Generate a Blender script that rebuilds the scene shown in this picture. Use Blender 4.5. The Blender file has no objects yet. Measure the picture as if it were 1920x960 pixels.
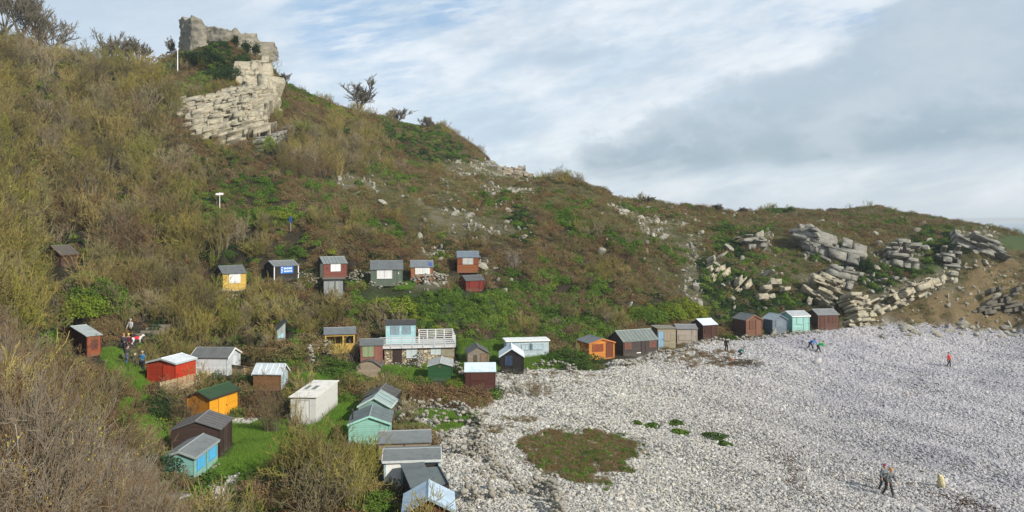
import bpy, math, random
import numpy as np
from mathutils import Vector, Matrix
sc = bpy.context.scene
COL = sc.collection
R = math.radians
# ------------------------------------------------------------------ camera, sky, sun, exposure
EYE = 17.0; F = 1478.0; CX = 960.0; HY = 412.0        # eye height, focal length and horizon row of a 1920 px wide picture
cam = bpy.data.cameras.new('camera'); camo = bpy.data.objects.new('camera', cam); COL.objects.link(camo)
camo.location = (0, 0, EYE); camo.rotation_euler = (R(90), 0, 0)
cam.sensor_width = 36; cam.lens = 36*F/1920; cam.shift_y = (HY-480)/1920
cam.clip_start = 0.2; cam.clip_end = 30000
sc.camera = camo
SUN = Vector((0.66, -0.58, 0.54)).normalized()
SUN_EL = math.asin(SUN.z); SUN_ROT = math.atan2(SUN.x, SUN.y)
world = bpy.data.worlds.new('World'); sc.world = world; world.use_nodes = True
sun = bpy.data.lights.new('sun', 'SUN'); sun.energy = 5.0; sun.angle = R(0.7); sun.color = (1, .935, .83)
suno = bpy.data.objects.new('sun', sun); COL.objects.link(suno)
suno.rotation_euler = SUN.to_track_quat('Z', 'Y').to_euler(); suno.location = (60, -40, 90)
vs = sc.view_settings; vs.view_transform = 'Standard'; vs.look = 'None'; vs.exposure = 0.18; vs.gamma = 1.0
try: vs.use_curve_mapping = False
except Exception: pass
sc.render.engine = 'CYCLES'
sc.cycles.max_bounces = 5; sc.cycles.diffuse_bounces = 3; sc.cycles.glossy_bounces = 2
sc.cycles.transmission_bounces = 2; sc.cycles.volume_bounces = 0; sc.cycles.use_denoising = True

class NT:
    def __init__(s, nt): s.nt = nt; s.n = nt.nodes; s.l = nt.links
    def add(s, t, **kw):
        n = s.n.new(t)
        for k, v in kw.items():
            if k.startswith('i_'):
                key = k[2:]; key = int(key) if key.isdigit() else key.replace('_', ' ')
                if isinstance(v, bpy.types.NodeSocket): s.l.new(v, n.inputs[key])
                else: n.inputs[key].default_value = v
            else: setattr(n, k, v)
        return n
    def math(s, op, a, b=0.0, c=None):
        n = s.add('ShaderNodeMath', operation=op)
        for i, v in enumerate((a, b) if c is None else (a, b, c)):
            if isinstance(v, bpy.types.NodeSocket): s.l.new(v, n.inputs[i])
            else: n.inputs[i].default_value = v
        return n.outputs[0]
    def mix(s, f, a, b, mode='MIX'):
        n = s.add('ShaderNodeMix', data_type='RGBA', blend_type=mode)
        for i, v in ((0, f), (6, a), (7, b)):
            if isinstance(v, bpy.types.NodeSocket): s.l.new(v, n.inputs[i])
            else: n.inputs[i].default_value = v if i == 0 else (*v, 1)[:4]
        return n.outputs[2]
    def sm(s, v, a, b, lo=0.0, hi=1.0):
        n = s.add('ShaderNodeMapRange', interpolation_type='SMOOTHSTEP')
        s.l.new(v, n.inputs[0]); n.inputs[1].default_value = a; n.inputs[2].default_value = b
        n.inputs[3].default_value = lo; n.inputs[4].default_value = hi
        return n.outputs[0]
    def noise(s, vec, scale, det=4, rough=.55, dim='3D'):
        n = s.add('ShaderNodeTexNoise', noise_dimensions=dim); n.inputs['Scale'].default_value = scale
        n.inputs['Detail'].default_value = det; n.inputs['Roughness'].default_value = rough
        if vec is not None: s.l.new(vec, n.inputs['Vector'])
        return n.outputs['Fac']
    def ramp(s, f, stops):
        n = s.add('ShaderNodeValToRGB'); s.l.new(f, n.inputs[0]); e = n.color_ramp.elements
        while len(e) < len(stops): e.new(0.5)
        for k, (p, c) in enumerate(stops): e[k].position = p; e[k].color = (*c, 1)
        return n.outputs[0]

def build_sky():
    t = NT(world.node_tree); t.n.clear()
    out = t.add('ShaderNodeOutputWorld'); bg = t.add('ShaderNodeBackground')
    sky = t.add('ShaderNodeTexSky', sky_type='NISHITA', sun_disc=False)
    sky.sun_elevation = SUN_EL; sky.sun_rotation = SUN_ROT; sky.altitude = 20; sky.dust_density = 1.5
    co = t.add('ShaderNodeTexCoord').outputs['Generated']
    sp = t.add('ShaderNodeSeparateXYZ'); t.l.new(co, sp.inputs[0])
    az = t.math('ARCTAN2', sp.outputs[0], sp.outputs[1])          # 0 straight ahead, + to the right
    el = t.math('ARCSINE', sp.outputs[2])
    azd = t.math('MULTIPLY', az, 57.2958); eld = t.math('MULTIPLY', el, 57.2958)
    def vec(a, b, c=0.0):
        n = t.add('ShaderNodeCombineXYZ')
        for i, v in enumerate((a, b, c)):
            if isinstance(v, bpy.types.NodeSocket): t.l.new(v, n.inputs[i])
            else: n.inputs[i].default_value = v
        return n.outputs[0]
    # sheared cloud space: streaks rise towards the right
    e2 = t.math('MULTIPLY_ADD', azd, -0.18, eld)
    v1 = vec(t.math('MULTIPLY', azd, .05), t.math('MULTIPLY', e2, .13))
    n1 = t.noise(v1, 1.0, 9, .6); 
    v2 = vec(t.math('MULTIPLY', azd, .11), t.math('MULTIPLY', e2, .34), 3.7)
    n2 = t.noise(v2, 1.0, 8, .62)
    v3 = vec(t.math('MULTIPLY', azd, .25), t.math('MULTIPLY', e2, 1.5), 9.1)
    n3 = t.noise(v3, 1.0, 5, .6)
    def blob(a0, e0, ra, re, k=1.0):
        a = t.math('DIVIDE', t.math('SUBTRACT', azd, a0), ra); b = t.math('DIVIDE', t.math('SUBTRACT', eld, e0), re)
        d = t.math('SQRT', t.math('ADD', t.math('MULTIPLY', a, a), t.math('MULTIPLY', b, b)))
        d = t.math('ADD', d, t.math('MULTIPLY', t.math('SUBTRACT', n2, .5), 1.6))
        return t.sm(d, 1.15, .25, 0, k)
    # thin high cloud over blue
    base = t.mix(t.sm(n2, .32, .68), (.52, .64, .76), (.84, .885, .93))
    base = t.mix(t.sm(n1, .48, .64, 0, .7), base, (.47, .565, .665))
    blue = t.math('MAXIMUM', blob(-11.5, 13.5, 5.5, 3.5, .62), blob(-4.2, 14.8, 3.8, 1.8, .7))
    blue = t.math('MAXIMUM', blue, blob(-8, 10.5, 4, 2.5, .4))
    blue = t.math('MAXIMUM', blue, blob(22.5, 13.2, 4.5, 1.1, .5))
    blue = t.math('MULTIPLY', blue, t.sm(n3, .66, .38))
    skyc = t.mix(1.0, sky.outputs[0], (.11, .11, .11), 'MULTIPLY')
    bl = t.mix(.35, (.22, .46, .78), skyc)
    base = t.mix(blue, base, bl)
    # the low grey bank on the right: lower edge about 3.5 deg, upper edge climbing to the right
    v4 = vec(t.math('MULTIPLY', azd, .10), t.math('MULTIPLY', eld, .17), 5.5); n4 = t.noise(v4, 1.0, 8, .58)
    v5 = vec(t.math('MULTIPLY', azd, .30), t.math('MULTIPLY', eld, .5), 1.5); n5 = t.noise(v5, 1.0, 7, .6)
    wob = t.math('ADD', t.math('MULTIPLY', t.math('SUBTRACT', n4, .5), 10.0), t.math('MULTIPLY', t.math('SUBTRACT', n5, .5), 4.0))
    up = t.math('MULTIPLY_ADD', azd, .43, 3.8)
    d1 = t.math('ADD', t.math('SUBTRACT', up, eld), wob)                       # >0 below upper edge
    lowe = t.math('ADD', t.math('MULTIPLY_ADD', azd, .02, 3.0), t.math('MULTIPLY', t.math('SUBTRACT', n1, .5), 4))
    d2 = t.math('SUBTRACT', eld, lowe)
    bank = t.math('MULTIPLY', t.sm(d1, -.2, 2.6), t.sm(d2, -.8, 1.4))
    bank = t.math('MULTIPLY', bank, t.sm(azd, 0.0, 5.0))
    bcol = t.mix(t.sm(d2, 0.2, 6.0), (.26, .365, .455), (.44, .53, .615))
    bcol = t.mix(t.sm(n4, .46, .64, 0, .6), bcol, (.55, .625, .69))
    bcol = t.mix(t.sm(n5, .52, .72, 0, .35), bcol, (.66, .72, .77))
    base = t.mix(t.math('MULTIPLY', bank, .9), base, bcol)
    rim = t.math('MULTIPLY', t.sm(d1, -3.2, -.6), t.sm(d1, 1.2, -.4))
    rim = t.math('MULTIPLY', rim, t.sm(azd, 0, 6)); base = t.mix(t.math('MULTIPLY', rim, t.sm(n5, .35, .6, .1, .6)), base, (.80, .84, .88))
    # bright streaks near the horizon
    hz = t.math('MULTIPLY', t.sm(eld, 5.5, 1.5), t.sm(n3, .38, .68)); base = t.mix(t.math('MULTIPLY', hz, .55), base, (.72, .79, .82))
    base = t.mix(t.sm(eld, 1.8, -.4, 0, .75), base, (.52, .63, .71))
    # broken grey puffs over the whole sky
    base = t.mix(t.sm(n5, .52, .70, 0, .35), base, (.47, .56, .655))
    # left part a soft even blue-grey
    lf = t.math('MULTIPLY', t.sm(azd, -12, -24), .6); base = t.mix(lf, base, (.52, .62, .72))
    # overhead and behind the camera
    col = t.mix(.12, base, skyc)
    t.l.new(col, bg.inputs[0]); bg.inputs[1].default_value = 1.0
    t.l.new(bg.outputs[0], out.inputs[0])
build_sky()

# ------------------------------------------------------------------ small tools
def tag(o, label=None, cat=None, group=None, kind=None):
    for k, v in (('label', label), ('category', cat), ('group', group), ('kind', kind)):
        if v: o[k] = v
    return o
def empty(name, loc=(0, 0, 0), rz=0.0):
    o = bpy.data.objects.new(name, None); COL.objects.link(o); o.location = loc; o.rotation_euler = (0, 0, rz); o.empty_display_size = .3
    return o
def meshobj(name, V, Fc, mat=None, parent=None, smooth=False, link=True, mi=None):
    me = bpy.data.meshes.new(name)
    V = np.asarray(V, dtype=np.float32)
    if isinstance(Fc, np.ndarray):
        k = Fc.shape[1]; me.vertices.add(len(V)); me.vertices.foreach_set('co', V.ravel())
        me.loops.add(Fc.size); me.loops.foreach_set('vertex_index', Fc.astype(np.int32).ravel())
        me.polygons.add(len(Fc)); me.polygons.foreach_set('loop_start', np.arange(0, Fc.size, k, dtype=np.int32))
        me.update(calc_edges=True)
    else:
        me.from_pydata([tuple(map(float, v)) for v in V], [], Fc); me.update()
    for m in (mat if isinstance(mat, (list, tuple)) else [mat]):
        if m: me.materials.append(m)
    if mi is not None: me.polygons.foreach_set('material_index', np.asarray(mi, dtype=np.int32))
    if smooth: me.polygons.foreach_set('use_smooth', np.ones(len(me.polygons), dtype=bool))
    o = bpy.data.objects.new(name, me)
    if link: COL.objects.link(o)
    if parent: o.parent = parent
    return o
class MB:
    def __init__(s): s.V = []; s.F = []
    def verts(s, vs, fs):
        b = len(s.V); s.V += [tuple(v) for v in vs]; s.F += [[b+i for i in f] for f in fs]; return s
    def box(s, x0, x1, y0, y1, z0, z1):
        vs = [(x, y, z) for z in (z0, z1) for y in (y0, y1) for x in (x0, x1)]
        return s.verts(vs, [(0, 2, 3, 1), (4, 5, 7, 6), (0, 1, 5, 4), (2, 6, 7, 3), (0, 4, 6, 2), (1, 3, 7, 5)])
    def prism(s, poly, axis, a0, a1):
        """extrude 2D poly (list of (p,z)) along axis: 'y' -> (p,a,z), 'x' -> (a,p,z)"""
        n = len(poly); f = (lambda p, z, a: (p, a, z)) if axis == 'y' else (lambda p, z, a: (a, p, z))
        vs = [f(p, z, a0) for p, z in poly]+[f(p, z, a1) for p, z in poly]
        return s.verts(vs, [list(range(n)), list(range(2*n-1, n-1, -1))]+[[i, i+n, (i+1) % n+n, (i+1) % n] for i in range(n)])
    def bar(s, a, b, r, n=6, r2=None):
        a = Vector(a); b = Vector(b); d = (b-a); L = d.length
        if L < 1e-6: return s
        q = d.to_track_quat('Z', 'Y'); r2 = r if r2 is None else r2
        vs = [a+q @ Vector((math.cos(2*math.pi*k/n)*r, math.sin(2*math.pi*k/n)*r, 0)) for k in range(n)]
        vs += [b+q @ Vector((math.cos(2*math.pi*k/n)*r2, math.sin(2*math.pi*k/n)*r2, 0)) for k in range(n)]
        return s.verts(vs, [[k, (k+1) % n, n+(k+1) % n, n+k] for k in range(n)]+[list(range(n-1, -1, -1)), list(range(n, 2*n))])
    def build(s, name, mat=None, parent=None, smooth=False, fixn=True):
        o = meshobj(name, s.V, s.F, mat, parent, smooth)
        if fixn:
            import bmesh
            bm = bmesh.new(); bm.from_mesh(o.data); bmesh.ops.recalc_face_normals(bm, faces=bm.faces[:]); bm.to_mesh(o.data); bm.free()
        return o

# numpy value noise
def _h(ix, iy, seed):
    n = (ix.astype(np.int64)*374761393+iy.astype(np.int64)*668265263+seed*974634777) & 0xffffffff
    n = ((n ^ (n >> 13))*1274126177) & 0xffffffff
    return ((n ^ (n >> 16)) & 0xffff)/65535.0
def vnoise(x, y, seed=0):
    x = np.asarray(x, float); y = np.asarray(y, float); ix = np.floor(x); iy = np.floor(y); fx = x-ix; fy = y-iy
    fx = fx*fx*(3-2*fx); fy = fy*fy*(3-2*fy)
    a = _h(ix, iy, seed); b = _h(ix+1, iy, seed); c = _h(ix, iy+1, seed); d = _h(ix+1, iy+1, seed)
    return (a*(1-fx)+b*fx)*(1-fy)+(c*(1-fx)+d*fx)*fy
def fbm(x, y, seed=0, o=4):
    s = 0; a = 1; t = 0
    for k in range(o): s = s+a*vnoise(x*2**k, y*2**k, seed+k*17); t += a; a *= .5
    return s/t
def inpoly(px, py, poly):
    px = np.asarray(px, float); py = np.asarray(py, float); r = np.zeros(px.shape, bool); n = len(poly)
    for i in range(n):
        x1, y1 = poly[i]; x2, y2 = poly[(i+1) % n]
        if y1 == y2: continue
        c = ((y1 > py) != (y2 > py)) & (px < (x2-x1)*(py-y1)/(y2-y1)+x1); r ^= c
    return r

# ------------------------------------------------------------------ materials
def new_mat(name):
    m = bpy.data.materials.new(name); m.use_nodes = True; t = NT(m.node_tree)
    b = m.node_tree.nodes['Principled BSDF']; b.inputs['Roughness'].default_value = .85
    b.inputs['Specular IOR Level'].default_value = .25
    return m, t, b
def bumpit(t, b, h, strength, dist):
    n = t.add('ShaderNodeBump'); n.inputs['Strength'].default_value = strength; n.inputs['Distance'].default_value = dist
    t.l.new(h, n.inputs['Height']); t.l.new(n.outputs[0], b.inputs['Normal'])
_pc = {}
def paint(c, pitch=.14, wear=.25, rough=.75, vert=False):
    """painted timber boards; c base colour"""
    key = (tuple(c), pitch, wear, vert)
    if key in _pc: return _pc[key]
    m, t, b = new_mat('painted_boards'); b.inputs['Roughness'].default_value = rough
    co = t.add('ShaderNodeTexCoord').outputs['Object']; sp = t.add('ShaderNodeSeparateXYZ'); t.l.new(co, sp.inputs[0])
    ax = t.math('ADD', sp.outputs[0], sp.outputs[1]) if vert else sp.outputs[2]
    ph = t.math('FRACT', t.math('DIVIDE', ax, pitch)); row = t.math('FLOOR', t.math('DIVIDE', ax, pitch))
    cv = t.add('ShaderNodeCombineXYZ'); t.l.new(row, cv.inputs[2])
    wn = t.add('ShaderNodeTexWhiteNoise', noise_dimensions='1D'); t.l.new(row, wn.inputs['W'])
    g = t.noise(co, 2.5, 5, .6); g2 = t.noise(co, 14, 3, .6)
    col = t.mix(t.math('MULTIPLY', t.sm(g, .45, .7), wear*1.3), c, [x*.62+.02 for x in c])
    col = t.mix(t.math('MULTIPLY', t.sm(g2, .55, .75), wear*.8), col, [min(1, x*1.15+.07) for x in c])
    col = t.mix(t.math('MULTIPLY', wn.outputs[0], .45), col, [x*.6 for x in c])
    col = t.mix(t.math('MULTIPLY', t.sm(ph, .2, .0), .75), col, [x*.3 for x in c])
    gr = t.sm(sp.outputs[2], .45, .0); gr = t.math('MULTIPLY', gr, t.sm(g, .35, .65, 0, .45))
    col = t.mix(gr, col, (.13, .13, .09))
    t.l.new(col, b.inputs['Base Color']); bumpit(t, b, ph, .7, .03)
    _pc[key] = m; return m
def roofing(c, seam=0.0, axis=0, wear=.3, rough=.8):
    key = ('roof', tuple(c), seam, axis, wear)
    if key in _pc: return _pc[key]
    m, t, b = new_mat('roof_felt'); b.inputs['Roughness'].default_value = rough
    co = t.add('ShaderNodeTexCoord').outputs['Object']
    g = t.noise(co, 1.6, 6, .65); g2 = t.noise(co, 22, 3, .6)
    st = t.add('ShaderNodeMapping'); t.l.new(co, st.inputs[0]); st.inputs['Scale'].default_value = (5, 5, 1.0) 
    g3 = t.noise(st.outputs[0], 1.5, 3, .6)
    col = t.mix(t.math('MULTIPLY', t.sm(g, .42, .7), wear*1.5), c, [x*.6 for x in c])
    col = t.mix(t.math('MULTIPLY', t.sm(g3, .5, .75), wear), col, [min(1, x*1.25+.03) for x in c])
    col = t.mix(t.math('MULTIPLY', t.sm(g2, .6, .8), .2), col, [x*.5 for x in c])
    t.l.new(col, b.inputs['Base Color']); bumpit(t, b, g2, .3, .02)
    _pc[key] = m; return m
def plain(name, c, rough=.7, var=.2, scale=6.0, bump=.15, metal=0.0):
    key = ('plain', name, tuple(c), rough, var, scale)
    if key in _pc: return _pc[key]
    m, t, b = new_mat(name); b.inputs['Roughness'].default_value = rough; b.inputs['Metallic'].default_value = metal
    co = t.add('ShaderNodeTexCoord').outputs['Object']; g = t.noise(co, scale, 5, .6)
    col = t.mix(t.sm(g, .35, .7, 0, var*2), c, [x*.55 for x in c]); t.l.new(col, b.inputs['Base Color'])
    bumpit(t, b, g, bump, .03); _pc[key] = m; return m
def tinted(name, cols, rough=.9, wscale=.12, rnd=.5, spec=.15, two=None, fine=0.0):
    """colour picked by instance random + slow world noise among cols"""
    m, t, b = new_mat(name); b.inputs['Roughness'].default_value = rough; b.inputs['Specular IOR Level'].default_value = spec
    oi = t.add('ShaderNodeObjectInfo').outputs['Random']; pos = t.add('ShaderNodeNewGeometry').outputs['Position']
    w = t.noise(pos, wscale, 3, .6); w = t.sm(w, .3, .7)
    f = t.math('ADD', t.math('MULTIPLY', oi, rnd), t.math('MULTIPLY', w, 1-rnd))
    if fine: f = t.math('ADD', f, t.math('MULTIPLY', t.math('SUBTRACT', t.noise(pos, 9.0, 2), .5), fine))
    n = len(cols); c = t.ramp(f, [(k/(n-1), q) for k, q in enumerate(cols)])
    t.l.new(c, b.inputs['Base Color'])
    return m
def rockmat(name, c1, c2, dark=(.10, .10, .085), scale=1.0, warm=(.42, .31, .15), warmk=.4, moss=0.0, rnd=False):
    m, t, b = new_mat(name); b.inputs['Roughness'].default_value = .92
    pos = t.add('ShaderNodeNewGeometry').outputs['Position'] if not rnd else t.add('ShaderNodeTexCoord').outputs['Object']
    g = t.noise(pos, .8*scale, 6, .65); mp = t.add('ShaderNodeMapping'); t.l.new(pos, mp.inputs[0]); mp.inputs['Scale'].default_value = (.5, .5, 4)
    s = t.noise(mp.outputs[0], 1.2*scale, 5, .65)
    mv = t.add('ShaderNodeMapping'); t.l.new(pos, mv.inputs[0]); mv.inputs['Scale'].default_value = (2.2, 2.2, .3); mv.inputs['Location'].default_value = (7, 3, 1)
    sv = t.noise(mv.outputs[0], .8*scale, 5, .6); f = t.noise(pos, 9*scale, 5, .7)
    col = t.mix(t.sm(g, .35, .65), c1, c2)
    col = t.mix(t.sm(s, .52, .72, 0, warmk), col, warm)
    col = t.mix(t.sm(sv, .56, .70, 0, .6), col, (.2, .195, .18))
    col = t.mix(t.sm(f, .56, .72, 0, .65), col, dark)
    ck = t.add('ShaderNodeTexVoronoi', feature='DISTANCE_TO_EDGE'); mk_ = t.add('ShaderNodeMapping'); t.l.new(pos, mk_.inputs[0]); mk_.inputs['Scale'].default_value = (.8, .8, 1.9)
    wn_ = t.add('ShaderNodeTexNoise'); wn_.inputs['Scale'].default_value = 1.2; wn_.inputs['Detail'].default_value = 4; t.l.new(mk_.outputs[0], wn_.inputs['Vector'])
    vm_ = t.add('ShaderNodeVectorMath', operation='MULTIPLY_ADD'); t.l.new(wn_.outputs['Color'], vm_.inputs[0]); vm_.inputs[1].default_value = (.9,)*3; t.l.new(mk_.outputs[0], vm_.inputs[2])
    t.l.new(vm_.outputs[0], ck.inputs['Vector']); ck.inputs['Scale'].default_value = .9*scale
    col = t.mix(t.sm(ck.outputs['Distance'], .05, .0, 0, .75), col, dark)
    if rnd:
        oi = t.add('ShaderNodeObjectInfo').outputs['Random']; col = t.mix(t.sm(oi, .3, 1, 0, .5), col, (.23, .22, .185), 'MIX')
    if moss: col = t.mix(t.sm(t.noise(pos, .5, 4), .52, .62, 0, moss), col, (.06, .085, .02))
    t.l.new(col, b.inputs['Base Color']); bumpit(t, b, f, .8, .15/scale)
    return m
# ------------------------------------------------------------------ where things stand
def pt(px, py, Y): return Vector(((px-CX)/F*Y, Y, EYE-(py-HY)/F*Y))
def Yat(py, z): return (EYE-z)*F/(py-HY)
# columns of (picture row, distance) read down the hillside; with the huts they are the survey points of the ground
COLS = {
 -260: [(960, 16), (700, 34), (500, 50), (300, 78), (150, 105), (40, 125), (-40, 145)],
 -120: [(960, 18), (700, 37), (500, 53), (300, 82), (200, 97), (100, 116), (20, 138)],
 0: [(1000, 20), (850, 28), (700, 42), (600, 50), (500, 60), (400, 72), (300, 85), (200, 101), (110, 120), (72, 138)],
 150: [(1000, 29), (850, 42), (750, 55), (665, 71), (600, 76), (500, 85), (400, 95), (300, 106), (200, 121), (140, 135), (112, 152)],
 250: [(960, 36), (860, 47), (760, 58), (670, 71), (640, 75), (600, 80), (520, 89), (400, 100), (300, 112), (200, 128), (140, 142), (125, 153)],
 335: [(960, 40), (860, 49), (520, 90), (400, 103), (300, 115), (250, 121), (190, 129), (140, 142), (112, 150), (100, 158)],
 420: [(900, 45), (640, 78), (590, 84), (480, 94), (400, 104), (330, 115), (285, 121), (262, 127), (170, 134), (140, 140), (100, 146), (84, 152)],
 505: [(900, 44), (800, 56), (640, 77), (600, 81), (450, 99), (350, 112), (270, 125), (235, 134), (180, 143), (140, 152), (128, 160)],
 532: [(400, 105), (300, 120), (235, 139), (190, 150), (170, 160)],
 485: [(100, 160)],
 560: [(400, 106), (330, 117), (250, 135), (190, 150), (178, 165)],
 625: [(960, 39), (640, 80), (570, 87), (480, 96), (400, 108), (330, 122), (250, 147), (208, 166), (200, 180)],
 725: [(960, 40), (850, 50), (760, 64), (600, 88), (565, 91), (500, 97), (430, 108), (370, 122), (330, 135), (270, 162), (226, 185)],
 830: [(610, 88), (560, 93), (440, 108), (370, 126), (340, 145), (320, 165), (280, 180), (236, 196)],
 900: [(800, 58), (730, 72), (640, 87), (570, 93), (470, 106), (400, 119), (350, 137), (335, 165), (300, 190), (293, 200)],
 1000: [(960, 42), (800, 60), (640, 91), (600, 96), (520, 103), (440, 113), (380, 126), (352, 140), (346, 190), (342, 205)],
 1080: [(600, 97), (520, 105), (440, 116), (380, 131), (354, 146), (356, 190)],
 1150: [(960, 43), (800, 61), (700, 78), (630, 92), (590, 99), (520, 106), (440, 118), (400, 130), (378, 146), (379, 180)],
 1240: [(960, 44), (800, 62), (620, 97), (560, 104), (480, 116), (420, 131), (396, 152), (391, 172)],
 1330: [(960, 45), (800, 63), (700, 81), (600, 104), (540, 112), (470, 122), (425, 140), (410, 165), (400, 190)],
 1430: [(800, 63), (700, 82), (590, 110), (520, 118), (450, 130), (425, 148), (412, 172), (402, 205)],
 1550: [(960, 45), (800, 64), (700, 84), (580, 113), (520, 120), (440, 134), (422, 150), (411, 180), (404, 215)],
 1650: [(700, 85), (608, 112), (580, 116), (500, 126), (440, 140), (416, 170), (408, 190), (396, 225)],
 1760: [(960, 46), (800, 64), (700, 86), (604, 115), (560, 119), (500, 127), (450, 138), (430, 155), (417, 190)],
 1830: [(606, 116), (560, 120), (480, 129), (440, 143), (426, 165)],
 1900: [(960, 46), (800, 65), (700, 88), (615, 116), (560, 121), (500, 128), (470, 133), (447, 146), (437, 160)],
 2060: [(960, 46), (800, 66), (700, 90), (625, 116), (560, 121), (490, 129), (458, 142), (450, 155)],
 2300: [(960, 46), (700, 92), (620, 118), (560, 122), (490, 130), (462, 142)],
}
SP = []        # (x, y, z)
for px, l in COLS.items():
    for py, Y in l: SP.append(tuple(pt(px, py, Y)))
    p = pt(px, *l[-1]); last = p.y
    if px < 900: SP += [(p.x*1.25, last*1.25, p.z-1.5), (p.x*1.9, last*1.9, p.z-9)]
    elif px < 1700: SP += [(p.x*1.2, last*1.2, p.z-3), (p.x*1.7, last*1.7, p.z-11)]
    else: SP += [(p.x*1.12, last*1.12, p.z-3.5), (p.x*1.3, last*1.3, -3), (p.x*2, last*2, -9)]
for px, l in {1000: 250, 1150: 225, 1330: 240, 1500: 270, 1650: 285, 1800: 230, 1950: 215, 2200: 215}.items():
    for k, dz in ((1.0, 6), (1.35, -6), (1.7, -14)): SP.append(((px-CX)/F*l*k, l*k, dz))
for px, py, z in [(740, 690, 2.2), (790, 690, 2.2), (850, 690, 2.2), (740, 703, 2.1), (790, 704, 2.1), (760, 697, 2.15), (700, 712, 2.2)]:
    SP.append(tuple(pt(px, py, Yat(py, z))))
for x, y, z in [(0, 6, 12), (5, 10, 9.5), (0, 16, 6), (6, 25, 2.6), (15, 25, 1.5), (28, 30, .3), (-4, 22, 4.5), (-5, 30, 2.6), (-10, 12, 11.5), (-18, 14, 13), (0, 1, 15), (-6, 1, 15.5), (45, 40, -1.2), (70, 60, -2), (10, 3, 12), (30, 8, 3), (-12, 24, 7.0), (0,38,2.1)]: SP.append((x, y, z))
PADS = []      # (px, py, z) hut plots join in p3
def uv(x, y): 
    x = np.asarray(x, float); y = np.maximum(np.asarray(y, float), .8)
    return (x/y)*F/100.0, 6.0*np.log(y)
HUTS = []      # specs (filled below), each adds its base corners to SP
def hut_geom(h):
    """solve footprint from the near corner and the two far wall ends"""
    px, pyb, pyt = h['c']; z = h.get('z', 0); Y = h.get('Y') or Yat(pyb, z)
    if h.get('Y'): z = EYE-(pyb-HY)/F*Y
    X = (px-CX)/F*Y; a = R(h['a']); ca, sa = math.cos(a), math.sin(a)
    kR = (h['xr']-CX)/F; kL = (h['xl']-CX)/F
    if h.get('auto'):      # heading from the known depth of the side wall
        best = None
        for k in range(-20, 89):
            b = R(k); q = (kL*Y-X)/(-math.sin(b)-kL*math.cos(b))
            if q > 0 and (best is None or abs(q-h['auto']) < best[0]): best = (abs(q-h['auto']), k)
        h['a'] = best[1]; a = R(h['a']); ca, sa = math.cos(a), math.sin(a)
    wr = h.get('wr') or (kR*Y-X)/(ca-kR*sa)
    wl = h.get('wl') or (kL*Y-X)/(-sa-kL*ca)
    hh = (pyb-pyt)/F*Y
    h.update(X=X, Y=Y, z=z, wr=wr, wl=wl, h=hh, ar=a)
    h['fp'] = [(X, Y), (X+wr*ca, Y+wr*sa), (X+wr*ca-wl*sa, Y+wr*sa+wl*ca), (X-wl*sa, Y+wl*ca)]
    return h
def H(**k): HUTS.append(k)
WHT = (.78, .78, .76); PANE = (.10, .13, .16)
GREY = (.19, .21, .22); FELT = (.15, .17, .175)
# c=(px, foot row, eave row) of the near corner; xl/xr = px of the far ends of the walls running left and right of it; a = heading of the right wall
H(k='shed', c=(163, 668, 631), xl=107, xr=189, a=52, z=5.0, g='L', ry=613, wall=(.13, .032, .018), wallR=(.30, .085, .035), roof=(.30, .34, .34),
  items=[('R', 'window', .35, .75, .35, .8, (.12, .05, .04))], label='dark maroon shed with orange brown end in bushes, far left beside the path', cat='shed')
H(k='shed', c=(114, 497, 478), xl=80, xr=147, a=0, auto=2.4, Y=84, g='L', ry=462, wall=(.065, .028, .02), wallR=(.10, .05, .035), roof=(.14, .125, .11), seams=6, trim=(.07, .03, .02),
  items=[('R', 'door', .3, .6, 0, .85, (.07, .035, .025))], label='dark brown shed with battened roof standing alone high in the bare thicket at left', cat='shed')
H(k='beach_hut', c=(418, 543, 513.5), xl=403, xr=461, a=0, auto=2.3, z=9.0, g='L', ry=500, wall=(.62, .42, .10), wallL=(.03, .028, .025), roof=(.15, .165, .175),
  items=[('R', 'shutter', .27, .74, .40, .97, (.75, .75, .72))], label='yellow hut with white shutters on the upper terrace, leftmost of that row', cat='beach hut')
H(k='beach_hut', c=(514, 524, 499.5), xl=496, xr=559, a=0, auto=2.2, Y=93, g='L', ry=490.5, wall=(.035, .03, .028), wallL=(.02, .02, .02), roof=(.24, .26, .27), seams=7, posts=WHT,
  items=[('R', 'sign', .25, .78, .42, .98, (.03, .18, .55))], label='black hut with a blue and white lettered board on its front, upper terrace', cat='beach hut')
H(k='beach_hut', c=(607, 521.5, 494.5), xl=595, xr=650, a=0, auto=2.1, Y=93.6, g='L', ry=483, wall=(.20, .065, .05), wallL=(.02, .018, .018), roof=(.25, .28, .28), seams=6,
  items=[('R', 'shutter', .31, .71, .47, .99, (.80, .80, .78)), ('L', 'door', .05, .5, 0, .95, (.62, .58, .42)), ('R', 'vent', .13, .16, .65, .73, (.03, .02, .02)), ('R', 'vent', .85, .88, .7, .78, (.03, .02, .02))], label='maroon hut with white shutters standing above a grey store, upper terrace', cat='beach hut')
H(k='store_shed', c=(607, 558, 524.5), xl=599, xr=646, a=14, Y=91.0, g='flat', wl=2.4, wall=(.30, .32, .32), wallL=(.22, .18, .12), roof=(.22, .2, .15), trim=(.03, .03, .03),
  items=[('R', 'door', .27, .52, .30, .9, (.33, .35, .35)), ('R', 'door', .56, .80, .30, .9, (.33, .35, .35)), ('R', 'vent', .52, .56, .28, .9, (.01, .01, .01)), ('R', 'post', .93, 1.0, 0, 1.0, (.02, .02, .02))], label='grey flat roofed store with double doors dug in below the maroon hut', cat='shed')
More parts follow.
